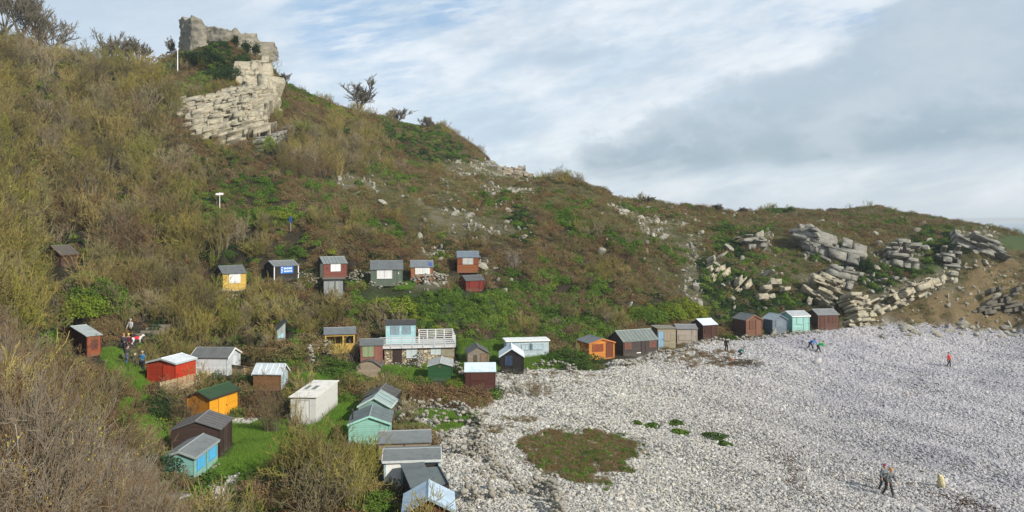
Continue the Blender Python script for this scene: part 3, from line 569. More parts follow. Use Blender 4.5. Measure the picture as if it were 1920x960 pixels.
# ------------------------------------------------------------------ ground sheet, sea, far land
GCOL = {BR: (.036, .029, .016), GR: (.030, .048, .014), GS: (.055, .085, .022), PB: (.36, .35, .32), TH: (.028, .024, .013), RK: (.13, .12, .075), OC: (.135, .10, .05), HE: (.075, .07, .03), IV: (.022, .034, .012), GO: (.06, .08, .015), PA: (.045, .04, .035)}  # BR and TH darkened: shade between the bushes put into the ground colour
def build_ground():
    V = np.stack([XG, YG, ZG], -1).reshape(-1, 3)
    i = np.arange(NV-1)[:, None]*NU+np.arange(NU-1)[None]; Fq = np.stack([i, i+1, i+NU+1, i+NU], -1).reshape(-1, 4)
    m, t, b = new_mat('hillside_ground'); b.inputs['Roughness'].default_value = .95
    at = t.add('ShaderNodeAttribute', attribute_name='cover').outputs['Color']
    pos = t.add('ShaderNodeNewGeometry').outputs['Position']
    n1 = t.noise(pos, .5, 6, .65); n2 = t.noise(pos, 5, 5, .7); n3 = t.noise(pos, 25, 3, .7)
    c = t.mix(t.sm(n1, .38, .68), at, (.5, .5, .5), 'OVERLAY')
    c = t.mix(t.sm(n2, .40, .62, 0, .6), c, (.33, .3, .25), 'MULTIPLY')
    vo = t.add('ShaderNodeTexVoronoi', feature='DISTANCE_TO_EDGE'); vo.inputs['Scale'].default_value = 4.2; t.l.new(pos, vo.inputs['Vector'])
    vc = t.add('ShaderNodeTexVoronoi'); vc.inputs['Scale'].default_value = 4.2; t.l.new(pos, vc.inputs['Vector'])
    gsp = t.add('ShaderNodeRGBToBW'); t.l.new(vc.outputs['Color'], gsp.inputs[0]); st = t.mix(.7, at, gsp.outputs[0], 'SOFT_LIGHT'); st = t.mix(t.sm(vo.outputs['Distance'], .10, .0, 0, .85), st, (.05, .05, .045))
    sp = t.add('ShaderNodeAttribute', attribute_name='stony').outputs['Fac']
    col = t.mix(sp, c, st); t.l.new(col, b.inputs['Base Color'])
    bumpit(t, b, t.math('ADD', n2, t.math('MULTIPLY', n3, .5)), .6, .25)
    g = meshobj('hillside', V, Fq, m, smooth=True); g['kind'] = 'structure'
    n = NV*NU; fx = TG.ravel(); C4 = np.ones((n, 4), np.float32)
    base = np.array([GCOL[k] for k in range(11)]); cc = base[fx].reshape(NV, NU, 3)
    for _ in range(2): cc[1:-1, 1:-1] = (cc[1:-1, 1:-1]*2+cc[:-2, 1:-1]+cc[2:, 1:-1]+cc[1:-1, :-2]+cc[1:-1, 2:])/6
    w = fbm(XG*.06, YG*.06, 31, 4)[..., None]; soil = fbm(XG*.2, YG*.2, 33, 3)[..., None]
    cc = cc*(.75+.5*w)
    ocm = (TG == OC)[..., None]; cc = np.where(ocm, cc*(.55+1.0*fbm(XG*.25, YG*.25, 37, 4)[..., None]), cc)
    pbm = (TG == PB)[..., None]
    wet = np.clip((fbm(XG*.05+YG*.02, YG*.09, 44, 4)-.52)*7, 0, 1)[..., None]*np.clip((XG-18)/25, 0, 1)[..., None]
    cc = np.where(pbm, cc*(1-.45*wet), cc)
    C4[:, :3] = cc.reshape(-1, 3)
    a = g.data.color_attributes.new('cover', 'FLOAT_COLOR', 'POINT'); a.data.foreach_set('color', C4.ravel())
    s = g.data.attributes.new('stony', 'FLOAT', 'POINT'); s.data.foreach_set('value', np.isin(fx, (PB,)).astype(np.float32))
    # sea
    m, t, b = new_mat('sea_water'); b.inputs['Base Color'].default_value = (.05, .12, .15, 1); b.inputs['Roughness'].default_value = .22; b.inputs['Specular IOR Level'].default_value = .5
    pos = t.add('ShaderNodeNewGeometry').outputs['Position']; bumpit(t, b, t.noise(pos, .35, 4, .6), .5, .8)
    s = MB(); xs = [-3000, 60, 130, 400, 1500, 9000, 20000]; s.verts([(-6000, -3000, -4.5), (20000, -3000, -4.5), (20000, 22000, -4.5), (-6000, 22000, -4.5)], [(0, 1, 2, 3)])
    sea = s.build('sea', m); sea['kind'] = 'structure'
    # a far coast across the water, real hills 6 km off
    V = []; Fc = []; n = 60; rs = np.linspace(0, 1, n)
    X0, X1 = 3900, 7800
    for k, r in enumerate(rs):
        x = X0+(X1-X0)*r; hh = 8+48*math.sin(math.pi*min(1, r*1.2))**1.0*(.55+.45*float(fbm(np.array([r*6]), np.array([.3]), 4, 3)[0]))
        V += [(x, 6900, -6), (x, 7300, hh), (x, 9500, hh*.8), (x, 10500, -6)]
    for k in range(n-1):
        for q in range(3): Fc.append([k*4+q, k*4+4+q, k*4+5+q, k*4+1+q])
    o = meshobj('distant_hills', V, Fc, plain('far_hill_grass', (.07, .09, .05), .95, .2, .01)); o['kind'] = 'structure'
build_ground()
def haze():
    o = MB().box(-7000, 20500, -3100, 22500, -8, 80).build('haze', None); o['kind'] = 'stuff'; o['label'] = 'thin sea haze'
    m = bpy.data.materials.new('haze_air'); m.use_nodes = True; t = NT(m.node_tree); t.n.clear(); out = t.add('ShaderNodeOutputMaterial'); v = t.add('ShaderNodeVolumePrincipled')
    v.inputs['Color'].default_value = (.86, .93, 1, 1); v.inputs['Density'].default_value = .00022; v.inputs['Anisotropy'].default_value = .0
    t.l.new(v.outputs[0], out.inputs['Volume']); o.data.materials.append(m); o.display_type = 'WIRE'
haze()

# ------------------------------------------------------------------ huts
def stonewall_mat():
    if 'stone' in _pc: return _pc['stone']
    m, t, b = new_mat('rubble_masonry'); b.inputs['Roughness'].default_value = .92
    co = t.add('ShaderNodeTexCoord').outputs['Object']; mp = t.add('ShaderNodeMapping'); t.l.new(co, mp.inputs[0]); mp.inputs['Scale'].default_value = (2.2, 2.2, 3.6)
    nn = t.add('ShaderNodeTexNoise'); nn.inputs['Scale'].default_value = 3; t.l.new(mp.outputs[0], nn.inputs['Vector'])
    vm = t.add('ShaderNodeVectorMath', operation='MULTIPLY_ADD'); t.l.new(nn.outputs['Color'], vm.inputs[0]); vm.inputs[1].default_value = (.35,)*3; t.l.new(mp.outputs[0], vm.inputs[2])
    e = t.add('ShaderNodeTexVoronoi', feature='DISTANCE_TO_EDGE'); c = t.add('ShaderNodeTexVoronoi')
    for q in (e, c): t.l.new(vm.outputs[0], q.inputs['Vector']); q.inputs['Scale'].default_value = 1.15
    sp = t.add('ShaderNodeSeparateColor'); t.l.new(c.outputs['Color'], sp.inputs[0])
    col = t.ramp(sp.outputs[0], [(0, (.20, .16, .09)), (.35, (.38, .31, .2)), (.7, (.46, .39, .26)), (1, (.55, .5, .38))])
    col = t.mix(t.sm(e.outputs['Distance'], .09, .02), col, (.12, .10, .07)); t.l.new(col, b.inputs['Base Color'])
    bumpit(t, b, t.sm(e.outputs['Distance'], .0, .15), .9, .08); _pc['stone'] = m; return m
def build_hut(h):
    rnd = random.Random(int(h['X']*100)); root = empty(h['k'], (h['X'], h['Y'], h['z']), h['ar'])
    tag(root, h['label'], h['cat'], h.get('group'))
    wr, wl, hh, g = h['wr'], h['wl'], h['h'], h['g']
    wear = h.get('wear', .42); pitch = h.get('pitch', .14)
    wm = lambda c: stonewall_mat() if c == 'stone' else paint(c, pitch, wear, vert=h.get('vert', False))
    mR = wm(h.get('wallR', h['wall'])); mL = wm(h.get('wallL', h['wall']))  # most darker wallL colours have the shade of the left side painted in
    # rise of the roof from the ridge row
    if 'ry' in h:
        ca, sa = math.cos(h['ar']), math.sin(h['ar'])
        if g == 'L': yy = h['Y']+ca*wl/2
        else: yy = h['Y']+sa*wr/2
        zr = EYE-(h['ry']-HY)/F*yy; rise = zr-(h['z']+hh)
        rise = max(.25, min(rise, .62*(wl if g == 'L' else wr)))
    else: rise = h.get('rise', 0)
    h['rise'] = rise
    mb = MB(); V = []; 
    def quadwalls():
        zt = {(0, 0): hh, (1, 0): hh, (1, 1): hh, (0, 1): hh}
        if g == 'pentR': zt[(1, 0)] = zt[(1, 1)] = hh+rise
        if g == 'pentF': zt[(0, 1)] = zt[(1, 1)] = hh+rise
        return zt
    zt = quadwalls(); b0 = -.25
    P = lambda i, j, z: (i*wr, j*wl, z)
    faces = []; mi = []
    def poly(pts, k): s = len(V); V.extend(pts); faces.append(list(range(s, s+len(pts)))); mi.append(k)
    apR = [P(.5, 0, hh+rise)] if g == 'R' else ([P(.72, 0, hh+rise*.8), P(.5, 0, hh+rise), P(.28, 0, hh+rise*.8)] if g == 'barrel' else [])
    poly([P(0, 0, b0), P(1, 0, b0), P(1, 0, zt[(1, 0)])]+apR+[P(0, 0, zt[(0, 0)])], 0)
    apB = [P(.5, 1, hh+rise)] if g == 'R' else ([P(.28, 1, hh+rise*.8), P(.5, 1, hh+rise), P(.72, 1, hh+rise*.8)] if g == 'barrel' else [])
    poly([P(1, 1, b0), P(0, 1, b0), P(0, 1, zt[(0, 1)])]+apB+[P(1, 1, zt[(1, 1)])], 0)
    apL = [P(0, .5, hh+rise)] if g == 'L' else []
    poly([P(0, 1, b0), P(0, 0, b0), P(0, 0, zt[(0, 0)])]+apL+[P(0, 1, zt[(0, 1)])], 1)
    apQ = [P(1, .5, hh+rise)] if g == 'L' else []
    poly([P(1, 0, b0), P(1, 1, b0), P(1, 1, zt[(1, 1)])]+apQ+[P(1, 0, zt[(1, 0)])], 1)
    if h.get('open'):
        # timber frame with open bays: posts, rail and low panels
        faces.clear(); V.clear(); mi.clear()
        fb = MB()
        for i in (0, .62, 1):
            x = i*(wr-.16); fb.box(x, x+.16, 0, .1, -.2, hh)
            fb.box(x, x+.16, wl-.1, wl, -.2, hh)
        fb.box(.16, wr-.16, .01, .08, -.2, hh*.45); fb.box(.16, wr-.16, wl-.08, wl-.01, -.2, hh)
        fb.box(0, .08, .1, wl-.1, -.2, hh); fb.box(wr-.08, wr, .1, wl-.1, -.2, hh)
        fb.box(.16, wr-.16, .005, .085, hh-.2, hh-.02)
        fb.build('timber_frame', mR, root)
    else:
        meshobj('walls', V, faces, [mR, mL], root, mi=mi)
    # roof
    o = .12; th = .06; rb = MB(); rc_ = h['roof'] if max(h['roof']) > .31 else [v*.62 for v in h['roof']]; ro = roofing(rc_, wear=.4)
    def slab(pts):
        up = [(x, y, z+th) for x, y, z in pts]; return rb.verts(list(pts)+up, [(0, 3, 2, 1), (4, 5, 6, 7), (0, 1, 5, 4), (1, 2, 6, 5), (2, 3, 7, 6), (3, 0, 4, 7)])
    e = .02; sides = []
    if g == 'L':
        s = rise/(wl/2)
        sides = [[(-o, -o, hh-s*o+e), (wr+o, -o, hh-s*o+e), (wr+o, wl/2, hh+rise+e), (-o, wl/2, hh+rise+e)], [(wr+o, wl+o, hh-s*o+e), (-o, wl+o, hh-s*o+e), (-o, wl/2, hh+rise+e), (wr+o, wl/2, hh+rise+e)]]
    elif g == 'R':
        s = rise/(wr/2)
        sides = [[(-o, wl+o, hh-s*o+e), (-o, -o, hh-s*o+e), (wr/2, -o, hh+rise+e), (wr/2, wl+o, hh+rise+e)], [(wr+o, -o, hh-s*o+e), (wr+o, wl+o, hh-s*o+e), (wr/2, wl+o, hh+rise+e), (wr/2, -o, hh+rise+e)]]
    elif g == 'barrel':
        prof = [(-o, hh-.12), (wr*.28, hh+rise*.8), (wr*.5, hh+rise), (wr*.72, hh+rise*.8), (wr+o, hh-.12)]
        for (a, za), (b_, zb) in zip(prof[:-1], prof[1:]): sides.append([(a, wl+o, za+e), (a, -o, za+e), (b_, -o, zb+e), (b_, wl+o, zb+e)])
    elif g == 'flat': sides = [[(-o, -o, hh+e), (wr+o, -o, hh+e), (wr+o, wl+o, hh+e), (-o, wl+o, hh+e)]]
    elif g == 'pentR': s = rise/wr; sides = [[(-o, -o, hh-s*o+e), (wr+o, -o, hh+rise+s*o+e), (wr+o, wl+o, hh+rise+s*o+e), (-o, wl+o, hh-s*o+e)]]
    elif g == 'pentF':
        s = rise/wl
        if h.get('step'):
            c1 = wr*.62; sides = [[(-o, -o, hh-s*o+e), (c1, -o, hh-s*o+e), (c1, wl+o, hh+rise+e), (-o, wl+o, hh+rise+e)], [(c1+.01, .5, hh-.16), (wr+o, .5, hh-.16), (wr+o, wl-.35, hh+rise-.16), (c1+.01, wl-.35, hh+rise-.16)]]
        else: sides = [[(-o, -o, hh-s*o+e), (wr+o, -o, hh-s*o+e), (wr+o, wl+o, hh+rise+e), (-o, wl+o, hh+rise+e)]]
    for q in sides: slab(q)
    roof = rb.build('roof', ro, root)
    ns = h.get('seams')
    if ns:
        bmat = plain('batten', h.get('seamc', [x*.45 for x in h['roof']]), .8)
        for q in sides[:2]:
            A, B, C_, D = [Vector(v) for v in q]
            if g == 'L': e0, e1, f0, f1 = A, B, D, C_
            else: e0, e1, f0, f1 = A, B, D, C_
            if g in ('R', 'barrel'):   # seams run down the slope across the ridge line
                for k in range(1, ns+1):
                    t_ = k/(ns+1); p = A.lerp(B, t_); q2 = D.lerp(C_, t_)
                    MB().bar(p+Vector((0, 0, th+.005)), q2+Vector((0, 0, th+.005)), .028, 4).build('roof_batten', bmat, roof)
            else:
                for k in range(1, ns+1):
                    t_ = k/(ns+1); p = e0.lerp(e1, t_); q2 = f0.lerp(f1, t_)
                    MB().bar(p+Vector((0, 0, th+.005)), q2+Vector((0, 0, th+.005)), .028, 4).build('roof_batten', bmat, roof)
    if g in ('L', 'R'):
        cb = MB()
        if g == 'L': cb.bar((-o, wl/2, hh+rise+th+.01), (wr+o, wl/2, hh+rise+th+.01), .05, 6)
        else: cb.bar((wr/2, -o, hh+rise+th+.01), (wr/2, wl+o, hh+rise+th+.01), .05, 6)
        cb.build('ridge_cap', plain('ridge', [min(1, x*1.15) for x in h['roof']], .7), roof)
    if h.get('trim'):
        tm = plain('painted_trim', h['trim'], .6, .2)
        w_ = .13
        def board(a, b):   # vertical board under an edge
            a = Vector(a); b = Vector(b); d = (b-a).normalized(); n = Vector((0, 0, 1)).cross(d).normalized()*.02
            lo = Vector((0, 0, -w_)); MB().verts([a-n, b-n, b+n, a+n, a-n+lo, b-n+lo, b+n+lo, a+n+lo], [(0, 1, 2, 3), (7, 6, 5, 4), (0, 4, 5, 1), (1, 5, 6, 2), (2, 6, 7, 3), (3, 7, 4, 0)]).build('fascia', tm, root)
        k = .025; up = th+.012
        if g == 'R':
            for y in (-o-k, wl+o+k):
                board((-o, y, hh-o*rise/(wr/2)+up), (wr/2, y, hh+rise+up)); board((wr/2, y, hh+rise+up), (wr+o, y, hh-o*rise/(wr/2)+up))
        elif g == 'L':
            for x in (-o-k, wr+o+k):
                board((x, -o, hh-o*rise/(wl/2)+up), (x, wl/2, hh+rise+up)); board((x, wl/2, hh+rise+up), (x, wl+o, hh-o*rise/(wl/2)+up))
            board((-o, -o-k, hh-o*rise/(wl/2)+up), (wr+o, -o-k, hh-o*rise/(wl/2)+up))
        else:
            board((-o, -o-k, hh+up), (wr+o, -o-k, hh+up)); board((-o-k, -o, hh+up), (-o-k, wl+o, hh+up))
    if h.get('posts'):
        for i in (0, 1):
            MB().box(i*wr-.05, i*wr+.05, -.06, .04, -.1, hh-.02).build('corner_post', plain('painted_trim', h['posts'], .6, .2), root)
    if g in ('L', 'R') and not h.get('open'):
        for qx, qy in ((0, 0), (wr, 0), (0, wl)):
            MB().box(qx-.035, qx+.035, qy-.035, qy+.035, -.1, hh-.03).build('corner_trim', plain('corner', [min(1, x*.8) for x in (h['wall'] if h['wall'] != 'stone' else (.3, .3, .3))], .8), root)
    for it in h.get('items', []):
        wall, kind, s0, s1, t0, t1, c = it
        if wall == 'R': A = lambda s, d, z: (s*wr, -d, z)
        elif wall == 'L': A = lambda s, d, z: (-d, s*wl, z)
        elif wall == 'roof': A = None
        def slab2(mbx, a, b, z0, z1, d0, d1):
            ps = [A(a, d0, z0), A(b, d0, z0), A(b, d0, z1), A(a, d0, z1), A(a, d1, z0), A(b, d1, z0), A(b, d1, z1), A(a, d1, z1)]
            return mbx.verts(ps, [(0, 1, 2, 3), (7, 6, 5, 4), (0, 4, 5, 1), (1, 5, 6, 2), (2, 6, 7, 3), (3, 7, 4, 0)])
        if wall == 'roof':
            fr = MB().box(s0*wr, s1*wr, t0*wl, t1*wl, hh+.07, hh+.16).build('skylight', plain('skylight_frame', (.5, .5, .47), .6), root)
            MB().box(s0*wr+.08, s1*wr-.08, t0*wl+.08, t1*wl-.08, hh+.155, hh+.175).build('pane', plain('dusty_pane', c, .35, .2), fr); continue
        if wall == 'roofR':
            s_ = rise/(wl/2); y0, y1 = t0*wl/2, t1*wl/2
            zf = lambda y: hh+y*s_+e+th+.006
            MB().verts([(s0*wr, y0, zf(y0)), (s1*wr, y0, zf(y0)), (s1*wr, y1, zf(y1)), (s0*wr, y1, zf(y1)), (s0*wr, y0, zf(y0)+.04), (s1*wr, y0, zf(y0)+.04), (s1*wr, y1, zf(y1)+.04), (s0*wr, y1, zf(y1)+.04)], [(0, 3, 2, 1), (4, 5, 6, 7), (0, 1, 5, 4), (1, 2, 6, 5), (2, 3, 7, 6), (3, 0, 4, 7)]).build('solar_panel', plain('solar_glass', c, .2, .1), root); continue
        z0, z1 = t0*hh, t1*hh; W = (wr if wall == 'R' else wl); f = .05/W
        dark = [x*.4 for x in c] if c != 'x' else c
        if kind == 'render': slab2(MB(), s0, s1, z0, z1, -.02, .025).build('rendered_wall', plain('cement_render', c, .9, .3, 2), root)
        elif kind in ('post', 'panel'): slab2(MB(), s0, s1, z0, z1, -.02, .045).build('post' if kind == 'post' else 'wall_panel', plain('painted_trim', c, .7, .2), root)
        elif kind == 'vent': slab2(MB(), s0, s1, z0, z1, -.02, .06).build('hook_plate', plain('fitting', c, .6), root)
        elif kind == 'door':
            fr = MB(); slab2(fr, s0-f, s0, z0, z1+.05, -.01, .05); slab2(fr, s1, s1+f, z0, z1+.05, -.01, .05); slab2(fr, s0, s1, z1, z1+.05, -.01, .05)
            d = slab2(MB(), s0, s1, z0, z1, -.02, .03).build('door', paint(c, .12, .2, vert=True), root)
            fr.build('door_frame', plain('frame_dark', [x*.7 for x in c], .8), d)
            slab2(MB(), s1-.12*(s1-s0)-.03/W, s1-.12*(s1-s0), (z0+z1)/2-.06, (z0+z1)/2+.06, .025, .08).build('handle', plain('iron', (.05, .05, .05), .5), d)
        elif kind == 'sign':
            sg = slab2(MB(), s0, s1, z0, z1, -.01, .06).build('sign_board', plain('blue_board', c, .5, .25), root)
            lb = MB(); 
            for row, (a0, a1, zz0, zz1) in enumerate([(.27, .86, .52, .84), (.30, .92, .14, .44)]):
                x = a0
                while x < a1:
                    w_ = rnd.uniform(.03, .07); q = rnd.uniform(.0, .08)
                    xa = s0+(s1-s0)*x; xb = s0+(s1-s0)*(x+w_); za = z0+(z1-z0)*(zz0+q); zb = z0+(z1-z0)*(zz1-q)
                    slab2(lb, xa, xb, za, zb, .055, .068); x += w_+rnd.uniform(.012, .03)
            for k in range(4):
                za = z0+(z1-z0)*(.12+.21*k); slab2(lb, s0+(s1-s0)*.06, s0+(s1-s0)*(.14+.05*(k % 2)), za, za+(z1-z0)*.12, .055, .068)
            lb.build('lettering', plain('white_letters', (.75, .78, .8), .6), sg)
        else:
            # shutter or window: frame, leaves / pane
            isw = kind == 'window'
            fr = MB(); fc = [min(1, x*1.2) for x in c] if isw and sum(c) < 1 else [x*.8 for x in c]
            slab2(fr, s0-f, s0, z0-.05, z1+.04, -.01, .06); slab2(fr, s1, s1+f, z0-.05, z1+.04, -.01, .06); slab2(fr, s0, s1, z0-.05, z0, -.01, .07); slab2(fr, s0, s1, z1, z1+.04, -.01, .06)
            w = MB(); mid = (s0+s1)/2; gp = .012/W
            slab2(w, s0, mid-gp, z0, z1, -.01, .035); slab2(w, mid+gp, s1, z0, z1, -.01, .035)
            ob = w.build('window' if isw else 'shutter', plain('window_pane', c, .25, .3, 3) if isw else paint(c, .10, .15, vert=True), root)
            fr.build('frame', plain('frame_wood', fc, .7), ob)
    if h.get('flue'):
        fl = MB(); fl.bar((.15, wl*.25, hh), (.15, wl*.25, hh+.75), .06, 8); fl.bar((.15, wl*.25, hh+.75), (.15, wl*.25, hh+.85), .1, 8, .03); fl.build('stove_pipe', plain('iron', (.03, .03, .03), .5), root)
    if h['k'] == 'stone_house':
        # roof deck: fascia, posts and rails (front, right end, left panel and the raised rear rail)
        wh = plain('white_paint', (.60, .60, .60), .6, .2); zt0 = hh+.09
        fb = MB(); fb.box(-.45, wr+.12, -.28, -.13, hh-.18, hh+.12); fb.build('deck_fascia', wh, root)
        def rail(name, a, b, zb, n, hts, pc):
            a = Vector(a); b = Vector(b)
            for k in range(n+1):
                p = a.lerp(b, k/n); MB().box(p.x-.045, p.x+.045, p.y-.045, p.y+.045, zb, zb+hts[-1]+.04).build('rail_post', plain('rail_post_paint', pc, .6), root)
            r2 = MB(); d = (b-a).normalized(); nn = Vector((-d.y, d.x, 0))*.02
            for q in hts:
                vs = [a-nn, b-nn, b+nn, a+nn]; lo = [v+Vector((0, 0, zb+q-.036)) for v in vs]; hi = [v+Vector((0, 0, zb+q+.036)) for v in vs]
                r2.verts(lo+hi, [(0, 3, 2, 1), (4, 5, 6, 7), (0, 1, 5, 4), (1, 2, 6, 5), (2, 3, 7, 6), (3, 0, 4, 7)])
            r2.build('railing', wh, root)
        hts = [.12, .33, .54, .75, .96]
        rail('front', (-.45, -.29, 0), (wr+.1, -.29, 0), hh-.1, 7, [x+.08 for x in hts], (.45, .50, .55))
        rail('end', (wr+.1, -.27, 0), (wr+.1, wl, 0), hh+.02, 3, [x for x in hts], (.7, .7, .7))
        rail('rear', (wr*.50, wl-.3, 0), (wr+.08, wl-.3, 0), hh+.02, 4, [.3, .5, .7, .9, 1.1], (.7, .7, .7))
        rail('step', (wr*.50, wl-.3, 0), (wr*.50, 1.6, 0), hh+.02, 2, [.3, .5, .7, .9], (.7, .7, .7))
        MB().box(-1.2, -.3, -.1, 0.02, hh+.02, hh+.85).build('wind_panel', paint((.45, .68, .70), .14, .15), root)
    return root
for h in HUTS: build_hut(h)
# ------------------------------------------------------------------ stuff scattered over the ground (geometry nodes, one object each)
def ico(sub=1):
    t = (1+5**.5)/2
    v = [(-1, t, 0), (1, t, 0), (-1, -t, 0), (1, -t, 0), (0, -1, t), (0, 1, t), (0, -1, -t), (0, 1, -t), (t, 0, -1), (t, 0, 1), (-t, 0, -1), (-t, 0, 1)]
    f = [(0, 11, 5), (0, 5, 1), (0, 1, 7), (0, 7, 10), (0, 10, 11), (1, 5, 9), (5, 11, 4), (11, 10, 2), (10, 7, 6), (7, 1, 8), (3, 9, 4), (3, 4, 2), (3, 2, 6), (3, 6, 8), (3, 8, 9), (4, 9, 5), (2, 4, 11), (6, 2, 10), (8, 6, 7), (9, 8, 1)]
    v = [np.array(p)/np.linalg.norm(p) for p in v]
    for _ in range(sub):
        c = {}; nf = []
        def mid(a, b):
            k = (min(a, b), max(a, b))
            if k not in c: m = v[a]+v[b]; v.append(m/np.linalg.norm(m)); c[k] = len(v)-1
            return c[k]
        for a, b, d in f:
            x, y, z = mid(a, b), mid(b, d), mid(d, a); nf += [(a, x, z), (b, y, x), (d, z, y), (x, y, z)]
        f = nf
    return np.array(v), np.array(f)
I1 = ico(1); I2 = ico(2); I3 = ico(3)
def lump(seed, I=I1, amp=.25, sq=(1, 1, 1), cut=0):
    r = np.random.default_rng(seed); v = I[0].copy()
    for k in range(cut):        # planar cuts give flat broken faces
        n = r.normal(size=3); n /= np.linalg.norm(n); d = r.uniform(.45, .8); s = v @ n; v -= np.outer(np.maximum(0, s-d), n)
    o = r.uniform(0, 50, 3)
    dn = (fbm(v[:, 0]*1.3+o[0]+v[:, 2], v[:, 1]*1.3+o[1]-v[:, 2]*.7, seed, 3)-.5)*2*amp
    return v*(1+dn[:, None])*np.array(sq), I[1]
class Acc:
    def __init__(s): s.V = []; s.F = []; s.n = 0
    def add(s, v, f): s.V.append(v); s.F.append(f+s.n); s.n += len(v)
    def arr(s): return np.concatenate(s.V), np.concatenate(s.F)
def template(name, V, Fc, mat, smooth=False):
    return meshobj(name, V, Fc, mat, link=False, smooth=smooth)
def scatter(name, pts, rot, scl, var, templates, label, cat=None, kind='stuff'):
    me = bpy.data.meshes.new(name); n = len(pts); me.vertices.add(n); me.vertices.foreach_set('co', np.asarray(pts, np.float32).ravel())
    for nm, ty, arr in (('rt', 'FLOAT_VECTOR', rot), ('sc', 'FLOAT_VECTOR', scl)):
        a = me.attributes.new(nm, ty, 'POINT'); a.data.foreach_set('vector', np.asarray(arr, np.float32).ravel())
    a = me.attributes.new('vi', 'INT', 'POINT'); a.data.foreach_set('value', np.asarray(var, np.int32))
    o = bpy.data.objects.new(name, me); COL.objects.link(o)
    ng = bpy.data.node_groups.new(name, 'GeometryNodeTree'); ng.interface.new_socket('Geometry', in_out='INPUT', socket_type='NodeSocketGeometry'); ng.interface.new_socket('Geometry', in_out='OUTPUT', socket_type='NodeSocketGeometry')
    gi = ng.nodes.new('NodeGroupInput'); go = ng.nodes.new('NodeGroupOutput'); L = ng.links
    g2i = ng.nodes.new('GeometryNodeGeometryToInstance')
    for t in templates[::-1]:
        oi = ng.nodes.new('GeometryNodeObjectInfo'); oi.inputs['Object'].default_value = t; oi.inputs['As Instance'].default_value = True
        L.new(oi.outputs['Geometry'], g2i.inputs[0]) if False else None
        t['_n'] = oi.name
    jn = ng.nodes.new('GeometryNodeJoinGeometry')
    for t in templates: L.new(ng.nodes[t['_n']].outputs['Geometry'], jn.inputs[0])
    for t in templates: del t['_n']
    ip = ng.nodes.new('GeometryNodeInstanceOnPoints'); ip.inputs['Pick Instance'].default_value = True
    def attr(nm, ty):
        a = ng.nodes.new('GeometryNodeInputNamedAttribute'); a.data_type = ty; a.inputs['Name'].default_value = nm; return a.outputs[0]
    L.new(gi.outputs[0], ip.inputs['Points']); L.new(jn.outputs[0], ip.inputs['Instance'])
    L.new(attr('vi', 'INT'), ip.inputs['Instance Index']); L.new(attr('sc', 'FLOAT_VECTOR'), ip.inputs['Scale'])
    e = ng.nodes.new('FunctionNodeEulerToRotation'); L.new(attr('rt', 'FLOAT_VECTOR'), e.inputs[0]); L.new(e.outputs[0], ip.inputs['Rotation'])
    L.new(ip.outputs[0], go.inputs[0])
    m = o.modifiers.new('scatter', 'NODES'); m.node_group = ng
    o['kind'] = kind; 
    if label: o['label'] = label
    if cat: o['category'] = cat
    return o
rg = np.random.default_rng(7)
# ---- foliage templates
def leafclump(seed, n=220, r=.75, h=.75, leaf=.11, flat=0.0, spike=0.0):
    q = np.random.default_rng(seed); V = []; nl = n
    d = q.normal(size=(nl, 3)); d[:, 2] = np.abs(d[:, 2]); d /= np.linalg.norm(d, axis=1)[:, None]
    rad = q.uniform(.55, 1.05, nl)[:, None]**.6
    bump = 1+.35*(fbm(d[:, 0]*2+seed, d[:, 1]*2+d[:, 2], seed, 3)-.5)[:, None]*2
    c = d*rad*bump*np.array([r, r, h])
    n1 = d+q.normal(size=(nl, 3))*.7; n1 /= np.linalg.norm(n1, axis=1)[:, None]
    a = np.cross(n1, q.normal(size=(nl, 3))); a /= np.linalg.norm(a, axis=1)[:, None]; b = np.cross(n1, a)
    s = leaf*q.uniform(.6, 1.4, nl)[:, None]
    v = np.stack([c-a*s, c+b*s*.6, c+a*s, c-b*s*.6], 1).reshape(-1, 3)
    f = np.arange(nl*4).reshape(-1, 4); return v, f
def tubes(segs, sides=3):
    """segs rows: p0(3) p1(3) r0 r1"""
    S = np.asarray(segs, float); p0 = S[:, :3]; p1 = S[:, 3:6]; d = p1-p0; d /= np.linalg.norm(d, axis=1)[:, None]+1e-9
    up = np.where(np.abs(d[:, 2:3]) > .9, np.array([[1, 0, 0]]), np.array([[0, 0, 1]])); a = np.cross(d, up); a /= np.linalg.norm(a, axis=1)[:, None]; b = np.cross(d, a)
    V = []
    for pp, rr in ((p0, S[:, 6]), (p1, S[:, 7])):
        for k in range(sides):
            th = 2*math.pi*k/sides; V.append(pp+(a*math.cos(th)+b*math.sin(th))*rr[:, None])
    V = np.stack(V, 1).reshape(-1, 3); n = len(S); o = np.arange(n)[:, None]*2*sides
    f = np.concatenate([np.stack([o[:, 0]+k, o[:, 0]+(k+1) % sides, o[:, 0]+sides+(k+1) % sides, o[:, 0]+sides+k], 1) for k in range(sides)])
    return V, f
